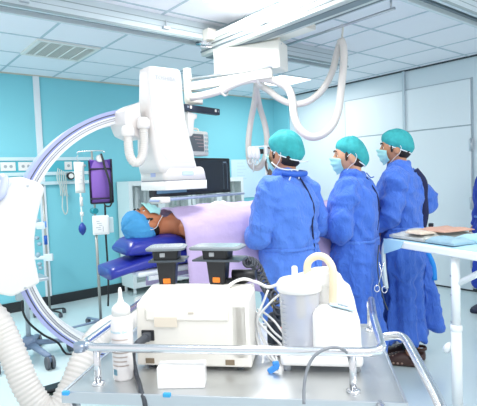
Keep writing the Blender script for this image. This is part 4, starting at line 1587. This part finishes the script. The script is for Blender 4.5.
# fourth person at the picture edge
P = std_pose(.94)
for s, nm in ((-1, 'L'), (1, 'R')):
    P['el' + nm] = (s * .23, -.02, 1.06); P['wr' + nm] = (s * .22, .06, .88); P['hd' + nm] = (0, .15, -1); P['hu' + nm] = (s, 0, 0)
s4, g4, hM4 = person((4.89, 2.04), radians(62), 1.74, 'person in dark blue gown half cut off by the right picture edge', P, head_yaw=4, skin=SKIN, gown_mt=GOWN_D, seed=5.5, cap_seed=4, hem=.30, back=.2, front=.19, shoes=mat('navy_shoe', '#1d2440', .5))

# ---------------------------------------------------------------- patient lying on the table
P = std_pose(.97)
for s, nm in ((-1, 'L'), (1, 'R')):
    P['shR' if s > 0 else 'shL'] = (s * .165, -.02, 1.37)
    P['el' + nm] = (s * .205, -.03, 1.10); P['wr' + nm] = (s * .19, .0, .85); P['hd' + nm] = (0, .1, -1); P['hu' + nm] = (s, 0, 0)
    P['an' + nm] = (s * .10, 0, .09)
P['curl'] = .3
hMp = Matrix.Translation((0, .03, 1.455)) @ Matrix.Rotation(radians(6), 4, 'Z') @ Matrix.Rotation(radians(6), 4, 'X') @ Matrix.Translation((0, 0, .134)) @ Matrix.Scale(1.05, 4)
bm_ = body_bm(P, hMp)
# lie down: up (z) -> -x of the room, facing (y) -> +z, right hand (x) -> -y
HEADX = 1.315
ML = Matrix(((0, 0, -1, HEADX + 1.70), (-1, 0, 0, TY - .005), (0, 1, 0, 1.165), (0, 0, 0, 1)))
po = Vector((2.2, TY, 1.0))
TL = Matrix.Translation(-po) @ ML
bm_.transform(TL)
pt_ = link_mesh('person', bm_, mat('patient_skin', '#c47c56', .5, bump=.05, scale=60))
pt_.location = po
pt_['label'] = 'person lying on the table in blue cap and mask under the lilac drape'
pt_['category'] = 'person'
hW = TL @ hMp
put_face(pt_, hW)
put_mask(pt_, hW)
put_hair(pt_, hW, BLACKHAIR)
put_cap(pt_, hW, CAPB, 6, 1.02, 0, CAPB)

# drape over the patient
DRAPE = mat('lilac_drape', '#b9a6cd', .8, bump=.4, scale=18, sheen=.2)
b = BM()
NX, NT = 64, 56
x0, x1 = 1.575, 3.35
grid = []
prof = [(-.40, .74), (-.375, .92), (-.345, 1.04), (-.315, 1.15), (-.255, 1.225), (-.12, 1.262), (0, 1.275), (.12, 1.262), (.235, 1.21), (.30, 1.13), (.345, 1.03), (.375, .90), (.40, .72)]
pp = spline([(a, 0, c) for a, c in prof], 8)
for i in range(NX + 1):
    u = i / NX
    row = []
    for j in range(NT + 1):
        v = j / NT
        q = pp[int(round(v * (len(pp) - 1)))]
        x = x0 + (x1 - x0) * u
        x += (1 - u) ** 3 * (-.055 * max(0, 1 - 2 * v))
        hgt = 1.0
        if u < .1:
            hgt = 1 - .04 * (1 - u / .1) ** 1.5
        leg = 1 - .10 * max(0, min(1, (u - .45) / .3))
        z = q.z
        if z > .92:
            z = .92 + (z - .92) * hgt * leg
        nn = noise.noise(Vector((x * 3.5, q.x * 5, z * 2.5)))
        n2 = noise.noise(Vector((x * 9, q.x * 3, 4)))
        edge = max(0, (1.08 - q.z) / .35)
        y = TY + q.x + (-1 if q.x < 0 else 1) * (.045 * n2 * edge + .014 * sin(x * 22) * edge)
        row.append(b.verts.new((x, y, z + .028 * nn + .016 * noise.noise(Vector((x * 11, q.x * 14, 2))))))
    grid.append(row)
for i in range(NX):
    for j in range(NT):
        f = b.faces.new((grid[i][j], grid[i + 1][j], grid[i + 1][j + 1], grid[i][j + 1])); f.smooth = True
bmesh.ops.recalc_face_normals(b, faces=b.faces)
b.normal_update()
ex = bmesh.ops.solidify(b, geom=list(b.faces), thickness=.006)
dr = single('patient_drape', b, DRAPE, 'lilac cloth drape covering the patient from the shoulder down', 'drape', smooth=True)
b = BM()
p = at(252, 238, d=3.1)
tube(b, [at(253, 233, d=3.32), at(256, 237, d=3.3), at(254, 241, d=3.28), at(251, 240, d=3.28)], .006, 6, 4)
single('towel_clip', b, CHROME, 'small steel clip on the lilac drape beside the leftmost surgeon', 'clip')

b = BM()
pg_ = at(219, 203.5, d=3.46)
for k in range(7):
    sphere(b, (pg_.x + .012 * (k - 3), pg_.y - .010 * (k - 3), pg_.z - .006 + .006 * (k % 3)), (.022, .022, .014), 10, 8)
b = remesh(b, .006, 1)
single('gauze_swab', b, mat('white_gauze', '#f4f4f2', .8), 'small white gauze swab lying on the lilac drape below the wide dark screen', 'gauze')
# the table stands a little askew in the room
for o in (tb, bpy.data.objects['mattress'], bpy.data.objects['head_pillow'], pt_, dr):
    pv = Vector((1.45, TY, 0))
    Rz = Matrix.Rotation(radians(-6), 4, 'Z')
    o.location = pv + Rz @ (o.location - pv)
    o.rotation_euler.z += radians(-6)
# ================================================================ front trolley and what stands on it
TO = Vector((.497, 1.383, 0.0))
TA = atan2(-.743, .669)
TM = Matrix.Translation(TO) @ Matrix.Rotation(TA, 4, 'Z')      # trolley frame: x along the front edge, y away from the viewer
TRZ, RZ = .86, .97
TW, TD = .868, .55
tr = thing('steel_trolley', 'stainless steel trolley with round guard rail in the foreground', 'trolley', TO, TA)
b = BM(); boxb(b, (-.028, -.06, TRZ - .012), (TW + .045, TD + .02, TRZ), .003); part('tray', b, STEEL, tr)
b = BM()
for lo, hi in (((-.031, -.064, TRZ - .03), (TW + .048, -.056, TRZ + .004)), ((-.031, TD + .016, TRZ - .03), (TW + .048, TD + .024, TRZ + .01)), ((-.031, -.06, TRZ - .03), (-.023, TD + .02, TRZ + .004)), ((TW + .04, -.06, TRZ - .03), (TW + .048, TD + .02, TRZ + .004))):
    boxb(b, lo, hi, .002)
parts('tray_edge', b, ALU, tr)
b = BM()
cr = .045
pts = [(0, TD, RZ), (0, .3, RZ), (0, cr, RZ), (.012, .013, RZ), (cr, 0, RZ), (.3, 0, RZ), (TW - cr, 0, RZ), (TW - .013, .013, RZ), (TW, cr, RZ), (TW + .01, .3, RZ), (TW + .03, TD, RZ)]
tube(b, pts, .0125, 14)
part('guard_rail', b, CHROME, tr)
b = BM()
for x, y in ((.052, 0), (.785, 0), (.0, TD - .03), (TW + .02, TD - .03)):
    cyl(b, (x, y, TRZ), (x, y, RZ), .010, 12); lathe(b, [(.019, 0), (.019, .005), (.011, .008)], c=(x, y, TRZ))
parts('rail_post', b, CHROME, tr)
b = BM(); lathe(b, [(.018, -.012), (.018, .012)], c=(.0, .0, RZ)); part('corner_joint', b, mat('joint_blue_grey', '#9aa6b8', .3, .7), tr)
b = BM()
tube(b, [(TW + .02, .235, .93), (TW + .065, .215, .945), (TW + .083, .17, .95), (TW + .085, .07, .95), (TW + .083, -.1, .95), (TW + .08, -.24, .95), (TW + .07, -.29, .945), (TW + .02, -.30, .93), (TW - .02, -.25, .90), (TW - .02, -.05, .85)], .0125, 14, 5)
part('push_handle', b, CHROME, tr)
for x in (-.008, TW + .02):
    for y in (-.03, TD):
        b = BM(); cyl(b, (x, y, .12), (x, y, TRZ - .01), .014, 12); part('leg', b, CHROME, tr)
        b = BM(); boxb(b, (x - .02, y - .02, .06), (x + .02, y + .02, .13), .006); c = part('caster', b, ALU, tr)
        b = BM(); cyl(b, (x - .014, y, .045), (x + .014, y, .045), .045, 18); part('wheel', b, RUBBER, c)
b = BM(); boxb(b, (-.03, -.03, .28), (TW + .02, TD, .295), .003); part('lower_shelf', b, STEEL, tr)

def tp_(x, y, z=0.0):
    return TM @ Vector((x, y, z))

# defibrillator
DW, DDp = .366, .20
df = thing('defibrillator', 'boxy cream defibrillator seen from behind with black plug, on the steel trolley', 'defibrillator', tp_(.128, .115, TRZ), TA)
CASE = mat('defib_cream', '#f1eee6', .38)
b = BM()
zt, zb = .205, .238
prof = [(0, .012), (0, .205), (.012, zt - .004), (.05, zt + .016), (DDp * .7, zb), (DDp, zb - .01), (DDp, .012)]   # y, z
t = BM()
L_ = [t.verts.new((0.0, y, z)) for y, z in prof]
tapered = []
for y, z in prof:
    ins = .012 * max(0, (z - .15) / .1)
    tapered.append((ins, y, z))
t.clear()
rings = [[Vector((x + (ins if x < .1 else -ins), y, z)) for ins, y, z in tapered] for x in (0, .02, DW - .02, DW)]
loft(t, rings, smooth=False)
bmesh.ops.bevel(t, geom=list(t.edges), offset=.006, segments=2, affect='EDGES', profile=.5)
merge(b, t)
part('case', b, CASE, df)
b = BM(); boxb(b, (.035, -.004, .155), (.30, .004, .196), .006); part('back_panel', b, CASE, df)
b = BM(); boxb(b, (.02, .02, .18), (.285, .13, .228), .01); part('paddle_shelf', b, WHITE, df)
b = BM(); boxb(b, (.30, .0, .03), (.362, .18, .225), .012); part('side_block', b, CASE, df)
b = BM(); boxb(b, (.30, .02, .215), (.355, .10, .236), .006); part('top_ridge', b, CASE, df)
b = BM(); boxb(b, (.065, -.0055, .137), (.138, -.0035, .168), 0); part('sticker', b, mat('sticker_tan', '#e6dccb', .6), df)
b = BM(); boxb(b, (.175, -.0055, .178), (.192, -.004, .184)); part('mark', b, mat('mark_tan', '#cfc6b8', .6), df)
b = BM()
boxb(b, (.03, -.002, .02), (.058, .003, .036)); boxb(b, (.285, -.002, .02), (.313, .003, .036))
parts('vent_hole', b, mat('vent_brown', '#8a7b66', .7), df)
b = BM(); boxb(b, (.02, -.004, .092), (.062, .002, .126), .003); part('socket', b, mat('socket_black', '#24262a', .5), df)
b = BM()
for x in (.04, DW - .04):
    for y in (.03, DDp - .03):
        cyl(b, (x, y, 0), (x, y, .014), .012, 10)
parts('foot', b, RUBBER, df)
# power lead
b = BM()
t0 = Vector((.128, .115, TRZ))
box(b, (.128 + .041, .115 - .014, TRZ + .108), (.026, .026, .026), .005)
tube(b, [t0 + Vector(v) for v in ((.041, -.02, .108), (.028, -.05, .10), (.016, -.062, .085), (.014, -.062, .055), (.018, -.062, .03), (.028, -.075, .008), (.05, -.115, .006), (.075, -.165, .003), (.09, -.18, -.03), (.09, -.18, -.2))], [.013, .012, .009, .007, .007, .007, .007, .007, .007, .007], 10, 5)
b.transform(TM)
single('power_lead', b, mat('lead_dark_grey', '#3e434b', .5), 'dark mains lead plugged into the cream defibrillator and trailing over the trolley edge', 'cable')

# paddles standing upside down in their holder
def paddle(px, py, d_, yaw, label, W=.125, hgt=.143):
    p = at(px, py, d=d_)
    t = thing('defibrillator_paddle', label, 'paddle', p, TA + yaw, group='defibrillator paddles')
    b = BM(); rr = [rrect(-.026, .026, -.022, .024, 0, .008), rrect(-.028, .028, -.024, .026, .01, .008), rrect(-.034, .034, -.026, .03, hgt * .55, .008), rrect(-.036, .036, -.028, .032, hgt * .60, .008)]
    loft(b, rr, smooth=False); part('handle', b, BLACK, t)
    b = BM(); boxb(b, (-.013, -.0275, .010), (.013, -.020, .028), .003); part('orange_button', b, mat('orange_button', '#f58a2a', .4, emit=0), t)
    b = BM(); boxb(b, (-W * .46, -.045, hgt * .60), (W * .54, .055, hgt * .60 + .007), .003); part('guard_plate', b, mat('guard_dark', '#4a535a', .35), t)
    b = BM(); loft(b, [rrect(-.042, .042, -.034, .036, hgt * .64, .008), rrect(-.046, .046, -.036, .038, hgt * .88, .01)], smooth=False); part('neck', b, BLACK, t)
    b = BM(); boxb(b, (-.018, -.0385, hgt * .72), (.0, -.033, hgt * .82), .002); part('neck_badge', b, mat('badge_grey', '#b7bcc0', .4), t)
    b = BM(); loft(b, [rrect(-W * .52, W * .52, -.052, .056, hgt * .88, .022), rrect(-W * .54, W * .54, -.054, .058, hgt * .93, .024), rrect(-W * .50, W * .50, -.05, .054, hgt * .955, .022)], smooth=False); part('plate_rim', b, mat('rim_grey', '#7e868c', .35), t)
    b = BM(); loft(b, [rrect(-W * .46, W * .46, -.045, .049, hgt * .954, .02), rrect(-W * .46, W * .46, -.045, .049, hgt * .964, .02)], smooth=False); part('electrode_plate', b, mat('electrode_metal', '#c3cdd2', .25, .6), t)
    return t
pd1 = paddle(168.5, 285, 1.66, .10, 'left defibrillator paddle, upside down with rounded pale plate and orange button')
pd2 = paddle(219, 284, 1.62, -.15, 'right defibrillator paddle with square dark plate and long black grip beside it', .168, .138)
b = BM(); tube(b, [(.0, .0, .004), (.05, .01, .006), (.085, .015, .02), (.10, .018, .024)], [.016, .017, .019, .017], 12, 4); tube(b, [(.045, .015, .03), (.125, .02, .032)], .0175, 14); part('grip', b, BLACK, pd2)
# coiled lead
b = BM()
cp = spline([at(246, 262, d=1.72), at(253, 263, d=1.76), at(259, 270, d=1.78), at(263, 281, d=1.76), at(268, 290, d=1.72), at(276, 300, d=1.68), at(279, 318, d=1.66)], 16)
pts = []
n_ = len(cp)
for i in range((n_ - 1) * 6):
    f = i / 6; k = int(f); p = cp[k].lerp(cp[min(k + 1, n_ - 1)], f - k)
    a = i * 2 * pi / 34
    pts.append(p + Vector((0.775, -.63, 0)) * (.014 * cos(a)) + Vector((0, 0, 1)) * (.016 * sin(a)) + CAM_F * (.010 * sin(a)))
tube(b, pts, .0048, 6)
single('coiled_lead', b, mat('coil_dark', '#3a3f49', .5), 'coiled dark lead hanging from the right paddle behind the white cables', 'cable')

# bottle of gel
bt = thing('gel_bottle', 'white nozzle bottle with pale blue lettering beside the cream defibrillator', 'bottle', tp_(.112, .05, TRZ), TA)
b = BM(); lathe(b, [(.030, 0), (.0323, .006), (.0323, .172), (.030, .185), (.027, .195)], n=32); part('body', b, mat('bottle_white', '#efeceb', .3), bt)
b = BM(); lathe(b, [(.0275, .194), (.0275, .214), (.022, .222), (.010, .232), (.0065, .246), (.0055, .268), (.003, .276)], n=24); part('nozzle_cap', b, WHITE, bt)
LB = mat('pale_blue_print', '#9fd4e6', .5)
LT = mat('pale_tan_print', '#dfd3cc', .5)
b = BM()
def curved_text(body, size, z, r=.0326, span=0):
    t = text_bm(body, size, Matrix.Identity(4), .0003)
    for v in t.verts:
        a = v.co.x / r - .12
        v.co = Vector((r * sin(a), -(r + v.co.z) * cos(a), z + v.co.y))
    return t
merge(b, curved_text('Ultrasonic Gel', .0105, .148)); part('lettering', b, LB, bt)
b = BM()
for k in range(7):
    n2 = 12
    ww = .9 - .1 * (k % 3)
    z = .125 - k * .013
    t = BM()
    rr = [[Vector((.0324 * sin(a), -.0324 * cos(a), z - .002)), Vector((.0324 * sin(a), -.0324 * cos(a), z + .002))] for a in [(-ww + 2 * ww * i / n2) for i in range(n2 + 1)]]
    vv = [[t.verts.new(p) for p in r_] for r_ in rr]
    for i in range(n2):
        t.faces.new((vv[i][0], vv[i + 1][0], vv[i + 1][1], vv[i][1]))
    bmesh.ops.solidify(t, geom=list(t.faces), thickness=-.0004)
    merge(b, t)
part('small_print', b, LT, bt)
b = BM(); t = BM()
vv = [[t.verts.new((.0325 * sin(a), -.0325 * cos(a), z)) for z in (.018, .036)] for a in [(-.75 + .5 * i / 6) for i in range(7)]]
for i in range(6):
    t.faces.new((vv[i][0], vv[i + 1][0], vv[i + 1][1], vv[i][1]))
bmesh.ops.solidify(t, geom=list(t.faces), thickness=-.0004); merge(b, t)
part('blue_mark', b, LB, bt)

# white card box lying in front
b = BM()
boxb(b, (0, 0, 0), (.136, .055, .062), .003, TM @ Matrix.Translation((.222, .032, TRZ)) @ Matrix.Rotation(.12, 4, 'Z') @ Matrix.Shear('XZ', 4, (0, .15)) if False else TM @ Matrix.Translation((.240, -.022, TRZ)) @ Matrix.Rotation(.12, 4, 'Z'))
single('white_box', b, mat('white_card', '#f6f5f4', .5), 'small plain white carton lying in front of the cream defibrillator', 'box')

# suction machine
SO = Vector((.580, .115, TRZ))
sm_ = thing('suction_machine', 'white suction machine with clear jar and tan tube arch on the trolley', 'suction machine', TM @ SO, TA)
SW = mat('suction_white', '#f4f4f2', .35)
b = BM()
boxb(b, (0, .0, .018), (.245, .22, .055), .012)
part('base', b, SW, sm_)
b = BM()
for x in (.02, .225):
    for y in (.025, .19):
        cyl(b, (x, y, 0), (x, y, .02), .012, 10)
parts('foot', b, mat('foot_grey', '#9aa0a6', .6), sm_)
b = BM()
t = BM()
pr_ = [(.10, .04), (.10, .178), (.116, .194), (.145, .198), (.215, .180), (.238, .165), (.243, .04)]
prism(t, pr_, .005, .21, bev=.010); merge(b, t)
part('front_housing', b, SW, sm_)
b = BM()
prism(b, [(.12, .16), (.12, .262), (.175, .268), (.195, .262), (.203, .235), (.225, .222), (.238, .15)], .06, .21, bev=.012)
part('rear_housing', b, SW, sm_)
b = BM(); t = BM(); box(t, (.175, .055, .182), (.085, .05, .004), .001, Matrix.Translation((0, 0, .205)) @ Matrix.Rotation(.25, 4, 'Y') @ Matrix.Translation((0, 0, -.182)) if False else None); t.free()
Mlab = frame((.19, .03, .1945), (.97, 0, -.245), (0, 1, 0))
box(b, (0, 0, 0), (.075, .035, .004), .001, Mlab); part('control_label', b, mat('label_pale_blue', '#c6e4f2', .4), sm_)
b = BM(); box(b, (.0, .0, .003), (.03, .008, .003), 0, Mlab); part('display_mark', b, mat('mark_grey', '#9aa3ad', .4), sm_)
JC = (.062, .072)
b = BM()
lathe(b, [(.052, .045), (.058, .052), (.064, .235), (.064, .245)], c=(JC[0], JC[1], 0), n=36)
part('jar', b, mat('clear_jar', '#eef1f6', .12, trans=.35, alpha=.75), sm_)
b = BM()
for k in range(12):
    z = .075 + k * .0125
    r = .0582 + .006 * (z - .052) / .183 + .0006
    for i in range(3 if k % 2 else 5):
        a = 3.75 + i * .07
        box(b, (JC[0] + r * cos(a), JC[1] + r * sin(a), z), (.004, .004, .0012), 0)
part('jar_scale', b, mat('scale_grey', '#9aa3b0', .5), sm_)
b = BM()
lathe(b, [(.068, .234), (.071, .238), (.071, .258), (.062, .270), (.03, .278), (.0, .279)], c=(JC[0], JC[1], 0), n=36)
prism(b, [(.03, .25), (.05, .278), (.09, .288), (.10, .298), (.165, .302), (.19, .275), (.17, .245)], .05, .12, bev=.012)
lid = part('jar_lid', b, SW, sm_)
b = BM(); lathe(b, [(.010, .27), (.009, .312), (.006, .315)], c=(.05, .045, 0), n=14); part('nozzle', b, SW, lid)
b = BM(); cyl(b, (.066, .045, .155), (.066, .045, .24), .013, 12); cyl(b, (.095, .055, .20), (.095, .055, .24), .010, 12); parts('float_valve', b, mat('float_cream', '#efe6dc', .5), sm_)
b = BM(); tube(b, [(.088, .075, .275), (.088, .073, .305), (.096, .07, .327), (.118, .064, .341), (.142, .056, .338), (.158, .048, .321), (.165, .040, .300), (.165, .036, .265), (.163, .038, .23), (.162, .042, .19)], .0115, 14, 6); part('tan_tube', b, mat('tan_silicone', '#ecdcbc', .45), sm_)
b = BM(); lathe(b, [(.016, 0), (.016, .010), (.012, .014)], c=(.162, .042, .188), n=16); part('tube_port', b, mat('port_grey', '#c2c7cc', .4), sm_)

# white cables between the two machines
def cab(name, pts, r, mt, label, cat='cable', group=None):
    b = BM(); tube(b, [at(*p) for p in pts], r, 8, 6)
    return single(name, b, mt, label, cat, group)
CW = mat('white_cable', '#f0f0f0', .4)
cab('white_cable', [(226, 300, 1.55), (227, 290, 1.55), (231, 284, 1.56), (243, 279, 1.58), (256, 282, 1.6), (268, 287, 1.62), (279, 284, 1.6), (287, 281, 1.58)], .0055, CW, 'thick white cable arching from the cream defibrillator to the suction jar')
grp = 'white cables hanging between the machines'
lab = 'white cable in the tangled bunch between defibrillator and suction machine'
fam = [
    [(284, 291, 1.58), (272, 301, 1.60), (262, 312, 1.60), (257, 322, 1.58), (261, 336, 1.56), (268, 350, 1.54), (276, 362, 1.5)],
    [(268, 290, 1.62), (263, 303, 1.62), (258, 315, 1.6), (255, 328, 1.58), (259, 345, 1.55), (263, 360, 1.53), (258, 372, 1.5)],
    [(256, 318, 1.6), (262, 326, 1.58), (272, 336, 1.56), (281, 345, 1.55), (284, 352, 1.53)],
    [(255, 311, 1.62), (264, 320, 1.6), (273, 331, 1.58), (282, 339, 1.56)],
    [(254, 322, 1.6), (257, 336, 1.57), (263, 349, 1.55), (270, 358, 1.53), (279, 365, 1.5)],
    [(255, 316, 1.61), (260, 330, 1.58), (266, 343, 1.56), (275, 354, 1.54), (277, 368, 1.5), (268, 380, 1.46), (258, 384, 1.44)],
    [(257, 309, 1.62), (266, 314, 1.62), (275, 322, 1.6), (283, 333, 1.58)],
]
for f in fam:
    cab('white_cable', f, .0038, CW, lab, 'cable', grp)
# small connectors behind the cables
t = thing('cable_connector', 'black and yellow connector block behind the white cables', 'connector', at(277, 338, d=1.72), room=True)
b = BM()
for px, py in ((273, 301), (277, 312), (272, 318), (280, 322), (276, 329)):
    sphere(b, at(px, py, d=1.72), (.016, .016, .022), 10, 8)
boxb(b, at(274, 338, d=1.72) - Vector((.03, .03, .05)), at(280, 318, d=1.72) + Vector((.02, .02, .0)), .008)
cyl(b, at(277, 372, d=1.72), at(277, 335, d=1.72), .012, 10)
part('block', b, mat('connector_black', '#24303f', .5), t)
b = BM(); p = at(273.5, 303, d=1.69); box(b, p, (.010, .010, .036), .002); part('yellow_sleeve', b, mat('yellow_sleeve', '#f0d22c', .5), t)
b = BM(); p = at(281, 329, d=1.66); box(b, p, (.010, .008, .012), .002); part('red_tip', b, mat('red_tip', '#e2452f', .5), t)
# blue clip
b = BM(); p = at(273, 369, d=1.44); box(b, (0, 0, 0), (.034, .014, .018), .004, Matrix.Translation(p) @ Matrix.Rotation(TA, 4, 'Z') @ Matrix.Rotation(-.6, 4, 'Y'))
box(b, (.012, 0, .012), (.02, .012, .02), .004, Matrix.Translation(p) @ Matrix.Rotation(TA, 4, 'Z') @ Matrix.Rotation(-.2, 4, 'Y'))
single('blue_clip', b, mat('blue_clip', '#3d8fe0', .4), 'small blue plastic clip on the tray beside the suction machine', 'clip')
b = BM(); p = at(167, 397, z=TRZ); box(b, (0, 0, .006), (.022, .012, .012), .003, Matrix.Translation(p) @ Matrix.Rotation(TA, 4, 'Z'))
single('blue_stopper', b, mat('blue_cap', '#37a5d8', .4), 'tiny blue stopper on the tray edge beside the dark mains lead', 'stopper')
b = BM(); p = at(66, 395, z=TRZ); box(b, (0, 0, .006), (.02, .012, .012), .003, Matrix.Translation(p) @ Matrix.Rotation(TA, 4, 'Z'))
single('blue_stopper', b, mat('blue_cap_left', '#37a5e8', .4), 'tiny blue stopper at the left corner of the steel trolley', 'stopper')
# grey lead looping over the rail
b = BM(); tube(b, [at(*p) for p in ((304, 404, 1.2), (304, 388, 1.22), (306.5, 372, 1.235), (312, 359, 1.245), (321, 351, 1.25), (333, 347.5, 1.26), (343, 349.5, 1.27), (347.5, 354, 1.285), (350, 362, 1.30))], .0042, 8, 6)
single('grey_lead', b, mat('lead_grey', '#80858c', .45), 'thin grey lead looping over the guard rail in front of the suction machine', 'cable')

# ================================================================ instrument table on the right
RO = at(384, 245, d=3.24)
RO = Vector((RO.x, RO.y, 0))
e1 = at(477, 257, z=.985) - at(384, 245, z=.985)
RZT = 1.0
RA = radians(-106)
rt = thing('instrument_table', 'white height-adjustable instrument table at the right picture edge', 'table', RO, RA)
# frame: x along the near long edge (towards the viewer's right), y away from the viewer
b = BM(); boxb(b, (.0, -.005, RZT - .045), (1.5, .52, RZT), .008); part('tabletop', b, POWDER, rt)
b = BM()
def rail(pts, r=.0225):
    tube(b, pts, r, 12, 4)
cyl(b, (.56, .04, 0.52), (.56, .04, RZT - .04), .0245, 18)
cyl(b, (.56, .04, 0.04), (.56, .04, .54), .030, 18)
part('leg', b, POWDER, rt)
b = BM(); lathe(b, [(.031, 0), (.034, .004), (.034, .03), (.026, .036)], c=(.56, .04, .52)); part('leg_collar', b, POWDER, rt)
b = BM()
for z in (.84, .73, .57):
    cyl(b, (.545, .016, z), (.545, .022, z), .006, 8)
parts('bolt', b, ALU, rt)
b = BM(); cyl(b, (.52, .03, .41), (.56, .04, .41), .008, 10); lathe(b, [(.012, -.02), (.036, -.012), (.036, .006), (.02, .014)], M=Matrix.Translation((.513, .025, .41)) @ Matrix.Rotation(-1.2, 4, 'Y'), n=18); part('clamp_knob', b, POWDER, rt)
b = BM(); tube(b, [(.575, .05, .80), (.80, .14, .955)], .018, 10); part('brace', b, POWDER, rt)
b = BM(); tube(b, [(.05, .05, RZT - .02), (.0, .02, RZT - .02), (-.015, .01, RZT - .06), (-.02, .01, .88), (-.012, .01, .76), (.004, .01, .66)], .014, 12, 4); part('end_frame', b, mat('leg_pale', '#d6e2e4', .4), rt)
b = BM()
for (x, y) in ((1.42, .04), (1.42, .48)):
    cyl(b, (x, y, .04), (x, y, RZT - .04), .024, 14)
parts('leg', b, POWDER, rt)
b = BM(); boxb(b, (.5, .02, 0), (1.45, .06, .045), .01); boxb(b, (1.40, .02, 0), (1.44, .5, .045), .01); part('floor_bar', b, POWDER, rt)
RM = Matrix.Translation(RO) @ Matrix.Rotation(RA, 4, 'Z')
LBLUE = mat('light_blue_drape', '#a9d4e8', .75, bump=.2, scale=20)
GBLUE = mat('grey_blue_wrap', '#8fb0bf', .7, bump=.25, scale=20)
TAN = mat('tan_wrap', '#cdbfae', .65, bump=.25, scale=18)
PINK = mat('pink_tan_card', '#c49b88', .65, bump=.15, scale=18)
CLEARP = mat('pale_clear_wrap', '#b9bdb8', .3, bump=.3, scale=25)

def sheet(bm, x0, x1, y0, y1, z0, th, wav, seed, M, nx=18, ny=14, skew=0.0):
    t = BM()
    g1 = []; g0 = []
    for i in range(nx + 1):
        r1 = []; r0 = []
        for j in range(ny + 1):
            u, v = i / nx, j / ny
            x = x0 + (x1 - x0) * u + skew * v; y = y0 + (y1 - y0) * v
            x += .010 * noise.noise(Vector((u * 4, v * 4, seed))); y += .010 * noise.noise(Vector((u * 4, v * 4, seed + 5)))
            e_ = min(1, min(u, 1 - u, v, 1 - v) * 6)
            z = z0 + th * (.35 + .65 * e_) + wav * (noise.noise(Vector((x * 14, y * 14, seed))) + .6) * (.3 + .7 * e_)
            r1.append(t.verts.new((x, y, max(z, z0 + .003)))); r0.append(t.verts.new((x, y, z0)))
        g1.append(r1); g0.append(r0)
    for i in range(nx):
        for j in range(ny):
            f = t.faces.new((g1[i][j], g1[i + 1][j], g1[i + 1][j + 1], g1[i][j + 1])); f.smooth = True
            t.faces.new((g0[i][j], g0[i][j + 1], g0[i + 1][j + 1], g0[i + 1][j]))
    for i in range(nx):
        t.faces.new((g1[i][0], g0[i][0], g0[i + 1][0], g1[i + 1][0])); t.faces.new((g1[i][ny], g1[i + 1][ny], g0[i + 1][ny], g0[i][ny]))
    for j in range(ny):
        t.faces.new((g1[0][j], g1[0][j + 1], g0[0][j + 1], g0[0][j])); t.faces.new((g1[nx][j], g0[nx][j], g0[nx][j + 1], g1[nx][j + 1]))
    return merge(bm, t, M)

b = BM(); sheet(b, .015, 1.45, .02, .50, RZT, .005, .004, 1, RM, 30, 14)
tri = [Vector((.012, -.008, RZT + .004)), Vector((.20, -.008, RZT + .004)), Vector((.17, -.010, RZT - .045)), Vector((.015, -.012, RZT - .10)), ]
t = BM(); vv = [t.verts.new(p) for p in tri]; vw = [t.verts.new(p + Vector((0, -.004, 0))) for p in tri]
t.faces.new(vv); t.faces.new(list(reversed(vw)))
for k in range(4):
    t.faces.new((vv[k], vw[k], vw[(k + 1) % 4], vv[(k + 1) % 4]))
merge(b, t, RM)
single('table_drape', b, LBLUE, 'light blue cloth covering the white instrument table', 'drape')
b = BM(); sheet(b, .02, .33, .03, .48, RZT + .012, .034, .018, 3, RM)
single('wrapped_pack', b, CLEARP, 'crumpled pale clear-wrapped pack at the left end of the instrument table', 'pack')
b = BM(); sheet(b, .13, .36, .17, .43, RZT + .058, .012, .006, 5, RM)
single('wrapped_pack', b, PINK, 'flat pinkish tan pack lying on the crumpled clear one', 'pack')
b = BM(); sheet(b, .17, .31, .03, .15, RZT + .052, .014, .008, 7, RM)
single('wrapped_pack', b, TAN, 'small beige folded pack lying on the front of the crumpled clear one', 'pack')
b = BM(); sheet(b, .34, .56, .03, .20, RZT + .012, .026, .010, 9, RM)
single('folded_towel', b, GBLUE, 'grey-blue folded towel near the leg side of the instrument table', 'towel')
b = BM(); sheet(b, .38, .80, .22, .40, RZT + .012, .035, .010, 12, RM)
single('folded_towel', b, LBLUE, 'light blue folded towel at the right end of the instrument table', 'towel')
b = BM(); sheet(b, .40, 1.2, .41, .50, RZT + .012, .055, .012, 15, RM)
single('folded_gown', b, mat('pale_blue_wrap', '#a5c6da', .7, bump=.25, scale=20), 'pale blue folded linen along the far side of the instrument table', 'linen')
# forceps hanging by their rings from the left end
t = thing('forceps', 'steel forceps with two finger rings hanging at the left end of the instrument table', 'forceps', at(380, 292, d=3.12), room=True)
b = BM()
for px, py in ((377, 288.5), (384.5, 289.5)):
    p = at(px, py, d=3.12)
    tube(b, [p + LR * (.017 * cos(k * pi / 8)) + Vector((0, 0, .022 * sin(k * pi / 8))) for k in range(16)], .0035, 6, closed=True)
parts('finger_ring', b, CHROME, t)
b = BM(); cyl(b, at(378, 286, d=3.12), at(384, 262, d=3.12), .004, 6); cyl(b, at(384, 286, d=3.12), at(379, 262, d=3.12), .004, 6); parts('shank', b, CHROME, t)
# cable hanging in the gap
b = BM(); tube(b, [at(379, 245, d=3.2), at(377.5, 262, d=3.18), at(379, 280, d=3.16), at(384, 300, d=3.14), at(388, 310, d=3.12)], .004, 6, 5)
single('thin_lead', b, mat('thin_lead_dark', '#3d4a58', .5), 'thin dark lead hanging at the left end of the instrument table', 'cable')
